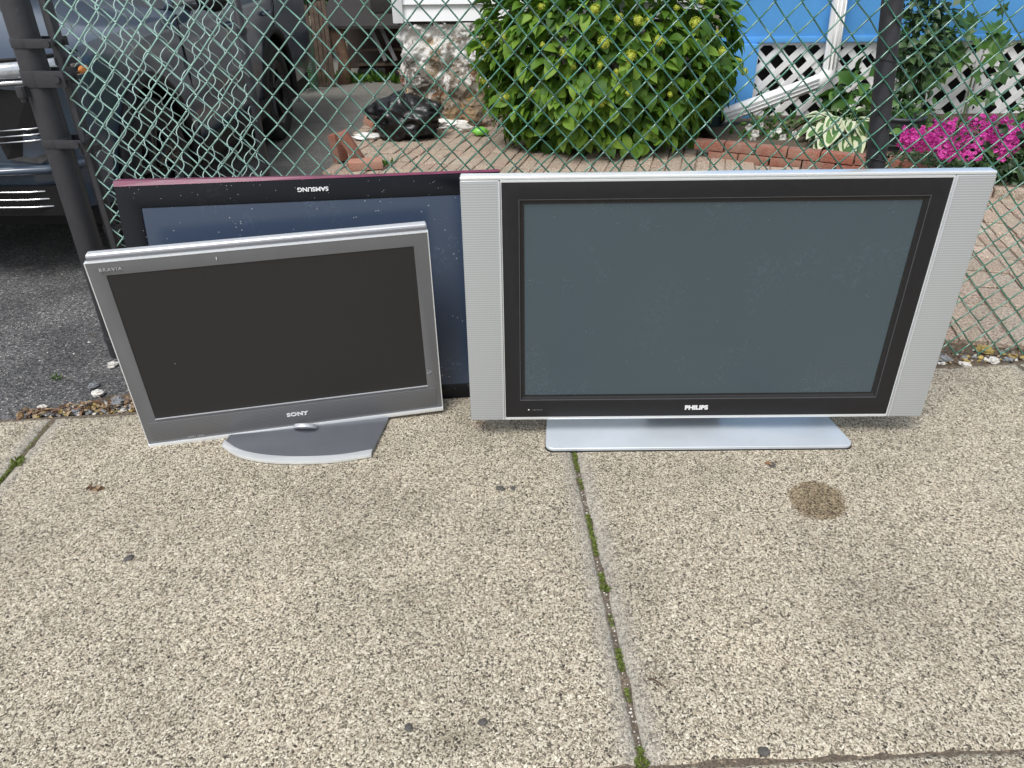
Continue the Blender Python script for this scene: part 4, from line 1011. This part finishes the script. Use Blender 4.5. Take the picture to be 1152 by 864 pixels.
def scraps():
    for (px, py), s, lab in (((412, 160), .10, 'crumpled white paper scrap beside the loose bricks'), ((505, 146), .13, 'white crumpled wrapper between the black bag and the lime toy')):
        p = G(px, py, .0); b = MB(); b.blob((0, 0, s*.25), (s, s*.6, s*.28), 14, 10, .7, 3.5, px)
        o = b.build('paper_scrap', M['paper'], loc=(p.x, p.y, .022)); tag(o, lab, 'paper')
    p = G(540, 156); b = MB(); b.blob((0, 0, .035), (.068, .05, .035), 18, 12, .25, 2.5, 5); b.blob((.05, .01, .03), (.03, .03, .025), 12, 8, .2, 2.5, 6)
    tag(b.build('plastic_toy', M['lime'], smooth=True, loc=(p.x, p.y, .025)), 'small lime green plastic toy lying on the pavers by the bush', 'toy')
    for i, ((px, py), s, mt, lab) in enumerate((((560, 138), .10, 'rock_g', 'grey lump of rubble at the foot of the bush by the stone wall'), ((522, 150), .07, 'rock_w', 'pale stone beside the white wrapper on the pavers'))):
        p = G(px, py); b = MB(); b.blob((0, 0, s*.4), (s, s*.8, s*.6), 12, 9, .5, 2.6, i+20); tag(b.build('rubble_stone', M[mt], loc=(p.x, p.y, .015)), lab, 'stone')
scraps()
# bins and pots
def pot(px, py, Y, rad, h, mt, name, lab, cat):
    p = V(px, py, Y); r = empty(name, (p.x, p.y, .05), label=lab, cat=cat); b = MB(); b.tube([(0, 0, 0), (0, 0, h*.1), (0, 0, h)], [rad*.78, rad*.82, rad], 28); b.build('tub', M[mt], r, bevel=.004)
    b = MB()
    for z in (h*.3, h*.6): b.tube([((rad*.92)*cos(2*pi*i/28), (rad*.92)*sin(2*pi*i/28), z) for i in range(29)], .008, 6)
    b.tube([((rad*1.01)*cos(2*pi*i/28), (rad*1.01)*sin(2*pi*i/28), h) for i in range(29)], .014, 8); b.build('rim', M[mt], r, smooth=True)
    b = MB(); b.tube([(0, 0, h-.03), (0, 0, h-.015)], rad*.93, 24); b.build('potting_soil', M['soil'], r)
pot(1003, 170, 5.75, .17, .26, 'pot', 'plant_pot', 'charcoal plant pot in the flower bed just behind the leaning fence post', 'pot')
pot(793, 150, 6.62, .16, .42, 'teal', 'garden_bin', 'dark teal tub in the shade between the bush and the blue post', 'tub')

# ------------------------------------------------------------------ plants
def hydrangea():
    rnd = random.Random(21); C_ = Vector((.735, 6.22, .72)); R_ = Vector((.875, .62, .90))
    r = empty('flowering_bush', (C_.x, C_.y, .02), label='big leafy green hydrangea bush dotted with lime flower heads, in front of the white house', cat='bush'); o0 = Vector((C_.x, C_.y, .02)); c = C_-o0
    b = MB()
    tops = [(c.x+R_.x*.8*math.sin(a)*q, c.y+R_.y*.6*cos(a*2.3)*q, rnd.uniform(.45, 1.25)) for a, q in [(rnd.uniform(0, 6.28), rnd.uniform(.3, 1)) for _ in range(26)]]
    sticks(b, (0, 0, 0), tops, .012, .004, rnd, .05); b.build('stems', M['twig'], r, smooth=True)
    b = MB()
    def rad(d): return 1+.22*noise.noise(d*2.3+Vector((3, 3, 3)))+.20*noise.noise(d*5.0)
    for k in range(6400):
        d = rdir(rnd); lay = rnd.random(); t = .97+.06*rnd.random() if lay < .55 else rnd.uniform(.62, .97)
        if d.y > .5 and rnd.random() < .6: continue
        p = c+Vector((d.x*R_.x, d.y*R_.y, d.z*R_.z))*(t*rad(d))
        low = .10+.10*noise.noise(Vector((d.x*4, d.y*4, 0)))
        if p.z < low or p.y+o0.y > 6.84: continue
        if p.z < .3: p.x *= .94
        out = Vector((d.x, d.y, d.z*.55))*1.0+rdir(rnd)*.55; out.z -= rnd.uniform(.15, .85) if p.z < 1.0 else 0
        leaf(b, p, out, d+Vector((0, 0, .55))+rdir(rnd)*.35, rnd.uniform(.06, .145)*(1 if lay < .55 else 1.1), 'ovate', rnd.uniform(.9, 1.25))
    raw(b, 'foliage', M['hydrangea'], r, smooth=True)
    lst = [(365, 95), (485, 165), (330, 205), (245, 175), (590, 220), (470, 255), (365, 258), (845, 90), (845, 175), (870, 5), (385, 390), (475, 405), (95, 380), (15, 315), (125, 185), (745, 370), (580, 365), (205, 355), (1010, 240), (1035, 280), (535, 280), (660, 75), (440, 400), (95, 145), (20, 180), (545, 70), (240, 25), (700, 160), (620, 80), (450, 35), (770, 30), (930, 130), (950, 200)]
    fm = MB(); q = random.Random(4)
    fm.blob((0, 0, 0), (.03, .024, .024), 8, 6, .3, 4, 2)
    for k in range(60):
        d = rdir(q); d.y = -abs(d.y)*.6+.1; p = Vector((d.x*.036, d.y*.03, d.z*.028))
        for j in range(4):
            a = j*pi/2+q.random(); u = Vector((cos(a), -.25, sin(a))); leaf(fm, p, u+d*.4, d, .0165, 'small', 1.3)
    src = None
    for i, (zx, zy) in enumerate(lst):
        px, py = 540+zx/3.485, zy/3.485; d = ray(px, py)
        # intersect with ellipsoid
        A = sum((d[j]/R_[j])**2 for j in range(3)); B = 2*sum(d[j]*(CP[j]-C_[j])/R_[j]**2 for j in range(3)); Cc = sum(((CP[j]-C_[j])/R_[j])**2 for j in range(3))-1.30
        D = B*B-4*A*Cc
        t = (-B-math.sqrt(D))/(2*A) if D > 0 else -B/(2*A)
        p = CP+d*t
        if src is None: o = raw(fm, 'flower_head', M['bloom'], r, smooth=True); src = o
        else: o = src.copy(); COL.objects.link(o); o.parent = r
        o.location = p-o0; s_ = q.choice((.45, .55, .7, .8)) if zx not in (485, 845, 385, 590) else .95; o.scale = (s_, s_, s_); o.rotation_euler = (0, q.uniform(0, 6), 0)
hydrangea()
def hosta():
    p0 = V(945, 160, 5.95); rnd = random.Random(6)
    r = empty('hosta', (p0.x, p0.y, .08), label='hosta with green leaves edged in cream, in front of the white lattice', cat='plant'); b = MB()
    for k in range(80):
        a = rnd.uniform(0, 2*pi); el = rnd.uniform(.25, 1.25); L_ = rnd.uniform(.28, .46)*(1.0 if el > .5 else .95)
        base = Vector((cos(a), sin(a), 0))*.03; d = Vector((cos(a)*cos(el), sin(a)*cos(el), sin(el)))
        stem = base+d*L_*.55; ln = rnd.uniform(.14, .22); out = Vector((cos(a), sin(a), rnd.uniform(-.35, .25))).normalized(); s_ = Vector((-sin(a), cos(a), 0)); up = s_.cross(out)*-1 if s_.cross(out).z < 0 else s_.cross(out)
        n = 7; vs = []
        for i in range(n):
            t = i/(n-1); w_ = .37*math.sin(pi*min(1, t*.93+.07))**.8*ln*(1-.3*t)
            c = stem+out*(t*ln)-Vector((0, 0, 1))*(t*t*ln*.45)
            for q_ in (-1, -.58, 0, .58, 1): vs.append(c+s_*(w_*q_)+up*(abs(q_)*w_*.4+.004*sin(i*2+q_*3)))
        o = len(b.v); b.v.extend(tuple(v) for v in vs)
        for i in range(n-1):
            for j in range(4):
                b.f.append((o+i*5+j, o+(i+1)*5+j, o+(i+1)*5+j+1, o+i*5+j+1)); b.m.append(1 if j in (0, 3) or i == n-2 else 0)
        b.tube([base, stem], .003, 5, mi=0)
    raw(b, 'foliage', [M['hostagreen'], M['hostawhite']], r, smooth=True)
hosta()
def plantcloud(name, px, py, Y, rad, n, size, mt, lab, cat, kind='small', seed=1, zc=None, zbase=.08, stems=8, droop=.3, lump=.3, inner=.35, wide=1.0, ymax=None):
    p = V(px, py, Y); rnd = random.Random(seed); r = empty(name, (p.x, p.y, zbase), label=lab, cat=cat); zc = p.z-zbase if zc is None else zc
    if stems:
        b = MB(); sticks(b, (0, 0, 0), [(rnd.uniform(-1, 1)*rad[0]*.7, rnd.uniform(-1, 1)*rad[1]*.6, max(.05, zc+rnd.uniform(-.3, .8)*rad[2])) for _ in range(stems)], .007, .003, rnd, .02); b.build('stems', M['stem'], r, smooth=True)
    b = MB(); crown(b, (0, 0, zc), rad, n, size, rnd, kind, inner, droop, lump, zmin=.0, wide=wide, ymax=None if ymax is None else ymax-p.y); raw(b, 'foliage', M[mt], r, smooth=True); return r, p
plantcloud('broadleaf_plant', 962, 112, 6.4, (.24, .16, .20), 70, .17, 'vineleaf', 'broad-leaved green plant growing behind the hosta under the downspout', 'plant', 'ovate', 3, wide=1.1)
plantcloud('climbing_shrub', 1035, 45, 6.15, (.20, .22, .72), 800, .08, 'shrubleaf', 'tall dark small-leaved shrub climbing between the leaning post and the grape vine', 'shrub', 'small', 5, droop=.3, inner=.1, lump=.5, stems=12)
plantcloud('leafy_weed', 1020, 150, 5.75, (.28, .18, .20), 330, .085, 'vineleaf', 'light green weedy plant left of the magenta flowers', 'plant', 'lance', 6, wide=1.8)
# grape vine on the lattice
def vine():
    rnd = random.Random(8); p0 = V(1085, 120, 6.6); r = empty('grape_vine', (p0.x, p0.y, .08), label='grape vine with lobed leaves spreading over the white lattice and blue wall', cat='vine'); o = Vector((p0.x, p0.y, .08))
    path = [V(1085, 125, 6.6), V(1095, 80, 6.72), V(1065, 50, 6.75), V(1085, 25, 6.8), V(1120, 10, 6.8)]; b = MB()
    b.tube([Vector((p0.x, p0.y, .08))-o]+[p-o for p in path], .008, 6)
    path2 = [V(1095, 80, 6.72), V(1120, 60, 6.72), V(1150, 45, 6.75), V(1180, 30, 6.75)]; b.tube([p-o for p in path2], .006, 6); b.build('stems', M['stem'], r, smooth=True)
    b = MB()
    for pts, n in ((path, 26), (path2, 9)):
        for k in range(n):
            t = rnd.random()*(len(pts)-1); i = int(t); p = pts[i].lerp(pts[i+1], t-i)+Vector((rnd.gauss(0, .16), rnd.uniform(-.14, .04), rnd.gauss(0, .10)))-o
            if p.z < 0: continue
            leaf(b, p, Vector((rnd.uniform(-1, 1), rnd.uniform(-.6, .1), rnd.uniform(-1, .2))), Vector((rnd.uniform(-.4, .4), -1, rnd.uniform(.1, .9))), rnd.uniform(.15, .27), 'maple')
    raw(b, 'foliage', M['vineleaf'], r)
vine()
def whiteflowers():
    r, p = plantcloud('white_flower_plant', 862, 160, 6.2, (.26, .14, .10), 150, .08, 'vineleaf', 'low plant with small white flowers by the blue post', 'plant', 'lance', 9, zc=.07, wide=1.5, stems=5)
    rnd = random.Random(3); fm = MB()
    for j in range(5):
        a = 2*pi*j/5; leaf(fm, Vector((0, 0, 0)), Vector((cos(a), -.35, sin(a))), Vector((0, -1, 0)), .030, 'ovate', 2.0)
    src = None
    for px, py in ((843, 143), (850, 150), (856, 141), (876, 147), (880, 155), (868, 150), (893, 151), (846, 158)):
        q = V(px, py, 6.02)-Vector((p.x, p.y, .08))
        if src is None: o = src = raw(fm, 'flower', M['whitepetal'], r)
        else: o = src.copy(); COL.objects.link(o); o.parent = r
        o.location = q; o.rotation_euler = (rnd.uniform(-.5, .5), rnd.uniform(0, 6), rnd.uniform(-.5, .5)); s_ = rnd.uniform(.8, 1.3); o.scale = (s_,)*3
    q = V(884, 165, 6.0); o = src.copy(); o.data = src.data.copy(); o.data.materials[0] = M['bloom']; COL.objects.link(o); o.parent = r; o.location = q-Vector((p.x, p.y, .08)); o['label'] = 'single yellow flower'
whiteflowers()
def magenta():
    c0 = V(1105, 172, 5.0); rnd = random.Random(10); r = empty('magenta_flowers', (c0.x, c0.y, .06), label='clump of bright magenta flowers over dark foliage at the bed corner', cat='flowers'); o0 = Vector((c0.x, c0.y, .06))
    b = MB(); crown(b, (.08, .05, .13), (.60, .36, .17), 2600, .05, rnd, 'lance', .2, .1, .25, zmin=0, wide=1.3); raw(b, 'foliage', M['shrubleaf'], r, smooth=True)
    fm = MB()
    for k in range(10):
        c = Vector((rnd.uniform(-.055, .055), rnd.uniform(-.03, .03), rnd.uniform(-.035, .035)))
        for j in range(5):
            a = 2*pi*j/5+k; leaf(fm, c, Vector((cos(a), -.2, sin(a))), Vector((0, -1, .3)), .0165, 'ovate', 1.9)
    src = None; n = 0
    while n < 98:
        px = rnd.uniform(1016, 1185); u = (px-1016)/169
        top = 134+10*abs(u-.5) if px > 1045 else 150; bot = 177 if px > 1060 else 168
        py = rnd.uniform(top, bot) if rnd.random() < .72 else rnd.uniform(top, 160)
        if px < 1045 and (py < 150 or py > 170): continue
        if noise.noise(Vector((px*.05, py*.09, 0))) < -.25 and py > 155: continue
        Y = 5.12-(py-134)/50*.62
        p = V(px, py, Y)-o0
        if src is None: o = src = raw(fm, 'flower', M['magenta'], r)
        else: o = src.copy(); COL.objects.link(o); o.parent = r
        o.location = p; s_ = rnd.uniform(.7, 1.1); o.scale = (s_,)*3; o.rotation_euler = (rnd.uniform(-.9, .1), rnd.uniform(0, 6), rnd.uniform(-.5, .5)); n += 1
magenta()
plantcloud('edging_plant', 1135, 198, 4.92, (.40, .16, .14), 420, .09, 'shrubleaf', 'low dark green leafy plant spilling over the bed edge under the magenta flowers', 'plant', 'ovate', 14, zc=.13, lump=.3)
plantcloud('corner_shrub', 1185, 125, 5.9, (.25, .22, .2), 320, .08, 'vineleaf', 'mid green shrub at the right edge behind the magenta flowers', 'shrub', 'ovate', 15)
def tuft(name, px, py, n, h, rad, mt, lab, cat, seed=1, z=0.0, Y=None, kind=None):
    p = G(px, py, z); rnd = random.Random(seed); b = MB()
    for k in range(n):
        a = rnd.uniform(0, 2*pi); q = rad*rnd.random()**.6; d = Vector((cos(a)*.5, sin(a)*.5, rnd.uniform(.6, 1.4)))
        leaf(b, Vector((cos(a)*q, sin(a)*q, 0)), d+rdir(rnd)*.4, rdir(rnd), h*rnd.uniform(.5, 1.2), 'lance', rnd.uniform(.8, 1.8))
    o = raw(b, name, M[mt], None, loc=(p.x, p.y, z)); tag(o, lab, cat if not kind else None, kind=kind); return o
tuft('grass_clump', 330, 96, 260, .15, .28, 'grass', 'bright green grass clump at the foot of the netting', 'grass', 1)
tuft('grass_clump', 355, 92, 160, .12, .25, 'grass', 'smaller green weed patch at the foot of the plank fence', 'grass', 2)
tuft('weed', 395, 93, 60, .13, .12, 'grass', 'green weed at the base of the shelter log post', 'weed', 3)
tuft('weed', 420, 92, 50, .14, .12, 'grass', 'leafy weed under the shelter shelves', 'weed', 4)
tuft('weed', 452, 93, 50, .12, .12, 'grass', 'weed between the shelter and the stone foundation', 'weed', 5)
tuft('weed', 63, 426, 16, .022, .014, 'grass', 'tiny weed sprouting from the asphalt left of the grey television', 'weed', 6, .004)
tuft('weed', 20, 522, 60, .020, .018, 'moss', 'small green weed in the left sidewalk joint', 'weed', 7, .008)
tuft('weed', 680, 663, 70, .012, .011, 'moss', 'bright moss tuft midway down the central sidewalk joint', 'weed', 8, .008)
tuft('weed', 722, 862, 70, .014, .012, 'moss', 'moss tuft in the central joint at the bottom of the photo', 'weed', 9, .008)
tuft('weed', 437, 186, 20, .05, .04, 'grass', 'weed between the pink bricks by the black television', 'weed', 10, .03)

# ------------------------------------------------------------------ small things on the pavement
def moss():
    rnd = random.Random(12); b = MB()
    def run(k, y0, y1, n, w_=.005):
        for _ in range(n):
            y = rnd.uniform(y0, y1); x = jx(k, y)+rnd.gauss(0, w_*.6); p = Vector((x, y, rnd.uniform(.006, .012)))
            leaf(b, p, rdir(rnd)+Vector((0, 0, 1)), rdir(rnd), rnd.uniform(.003, .006), 'small', 1.6)
    yy = lambda py: G(0, py).y
    for a, c, n in ((540, 508, 420), (560, 548, 80), (635, 588, 650), (665, 655, 160), (765, 740, 330), (800, 785, 70), (715, 700, 60), (866, 850, 150)): run(4, yy(a), yy(c), n)
    for a, c, n in ((560, 515, 420), (510, 480, 60)): run(3, yy(a), yy(c), n)
    tag(raw(b, 'joint_moss', M['moss']), 'green moss growing in the sidewalk joints', kind='stuff')
    b = MB()
    for _ in range(260):
        y = rnd.uniform(.93, 2.02); k = 4; x = jx(k, y)+rnd.gauss(0, .003); b.blob((x, y, .004), rnd.uniform(.0015, .0038), 5, 4, .5, 3, rnd.random()*9)
    tag(b.build('joint_gravel', M['rock_w']), 'tiny gravel bits and grit lodged in the sidewalk joint', kind='stuff')
moss()
def gum():
    for i, ((px, py), s, lab) in enumerate((((858, 850), .0125, 'large black gum spot at the bottom edge of the right slab'), ((868, 527), .013, 'black gum spot between the wide stand and the wet stain'),
            ((563, 553), .014, 'dark gum spot between the two stands on the left slab'), ((146, 632), .0135, 'grey gum spot on the left slab below the leaf crumbs'), ((460, 823), .010, 'black gum spot low on the left slab, left of its pair'), ((543, 817), .010, 'black gum spot low on the left slab, right of its pair'),
            ((577, 553), .009, 'small dark gum spot just right of the one between the stands'))):
        p = G(px, py); b = MB(); b.blob((0, 0, 0), (s, s*.85, .0028), 18, 8, .45, 2.2, i+3); o = b.build('gum_spot', M['gum'], smooth=True, loc=(p.x, p.y, .0135)); o.rotation_euler.z = i*1.3; tag(o, lab, 'gum', 'old gum spots on the sidewalk')
    p = G(738, 773); b = MB(); b.tube([(-.018, .010, .004), (-.006, .005, .006), (.006, -.003, .005), (.018, -.014, .004)], [.0016, .0022, .002, .0012], 7); tag(b.build('twig', M['twig'], smooth=True, loc=(p.x, p.y, .013)), 'short brown twig right of the central joint', 'twig')
    def litterpile(px, py, n, s, seed, lab):
        p = G(px, py, .012); rnd = random.Random(seed); b = MB()
        for k in range(n): leaf(b, Vector((rnd.gauss(0, .012), rnd.gauss(0, .008), rnd.uniform(.001, .008))), rdir(rnd)*Vector((1, 1, .4)).length*.5+Vector((rnd.uniform(-1, 1), rnd.uniform(-1, 1), 0)), rdir(rnd)+Vector((0, 0, 1)), s*rnd.uniform(.5, 1.2), 'small', 1.2)
        tag(raw(b, 'leaf_crumbs', M['litter'], loc=(p.x, p.y, .012)), lab, 'leaf')
    litterpile(106, 550, 14, .022, 4, 'dry brown leaf crumbs on the left slab below the grey television')
    litterpile(868, 523, 4, .016, 7, 'pale leaf flake beside the gum spot near the wet stain')
gum()
def debris(name, xs, ys, n, seed, lab, leafn, z=.006, sz=1.0):
    rnd = random.Random(seed); b = MB()
    for k in range(n):
        x = rnd.uniform(*xs); y = ys(x, rnd); s = sz*(rnd.uniform(.002, .008) if rnd.random() < .88 else rnd.uniform(.008, .016))
        b.blob((x, y, z+s*.3), (s, s*rnd.uniform(.6, 1), s*.6), 7, 5, .7, 2.5, rnd.random()*50, mi=rnd.choice((0, 1, 1, 2) if sz == 1 else (0, 1)))
    for k in range(leafn):
        x = rnd.uniform(*xs); y = ys(x, rnd)
        leaf(b, Vector((x, y, z+rnd.uniform(.002, .02))), Vector((rnd.uniform(-1, 1), rnd.uniform(-1, 1), rnd.uniform(-.3, .3))), Vector((rnd.uniform(-.5, .5), rnd.uniform(-.5, .5), 1)), rnd.uniform(.008, .03), 'ovate', rnd.uniform(.5, 1.3), mi=3)
    o = raw(b, name, [M['rock_w'], M['rock_g'], M['rock_o'], M['litter']]); tag(o, lab, kind='stuff')
def yl(x, r): 
    t = (x+1.75)/.55; return 2.262+.10*max(0, t)*r.random()**1.0*1.6+max(0, t)*.03+r.gauss(0, .006)
debris('gutter_debris', (-1.75, -1.15), yl, 620, 3, 'gravel, grit and dry leaves between asphalt and sidewalk', 420, .004)
debris('fence_debris', (1.3, 3.5), lambda x, r: rear(x)+.02+abs(r.gauss(0, .05)), 700, 5, 'stones, grit and dry leaves along the foot of the fence', 260, .006)
debris('fence_litter', (-1.1, 1.3), lambda x, r: rear(x)+.04+abs(r.gauss(0, .06)), 200, 6, 'grit and dry leaves under the fence behind the televisions', 80, .006)
debris('asphalt_grit', (-2.4, -1.2), lambda x, r: 2.35+r.random()**1.5*1.8, 70, 9, 'loose pale grit scattered over the asphalt', 14, .002, .5)
for i, ((px, py), s, mt, z, lab) in enumerate((((48, 461), .016, 'rock_w', .006, 'white pebble at the left end of the asphalt edge'), ((128, 413), .022, 'rock_w', .006, 'pale pinkish stone beside the grey television edge'),
        ((134, 456), .030, 'rock_g', .008, 'flat grey stone in the leaf debris by the grey television'), ((111, 446), .024, 'rock_w', .008, 'pale rounded stone in the leaf debris'), ((106, 437), .020, 'rock_g', .008, 'dark asphalt chunk on the leaf debris'),
        ((110, 459), .022, 'rock_o', .006, 'flat yellowish stone at the sidewalk edge of the debris'),
        ((1107, 398), .032, 'rock_o', .010, 'mossy ochre stone at the foot of the fence'), ((1116, 409), .024, 'rock_w', .008, 'bright white stone at the foot of the fence'), ((1063, 407), .022, 'rock_g', .008, 'brownish stone beside the right end of the wide television'), ((1086, 413), .018, 'rock_w', .008, 'small pale stone between the two at the fence foot'), ((1138, 404), .02, 'rock_o', .008, 'tan stone at the right end of the fence foot'))):
    p = G(px, py); b = MB(); b.blob((0, 0, 0), (s, s*.75, s*.5), 14, 10, .55, 2.4, i+31); o = b.build('stone', M[mt], loc=(p.x, p.y, z+s*.25)); o.rotation_euler.z = i; tag(o, lab, 'stone')
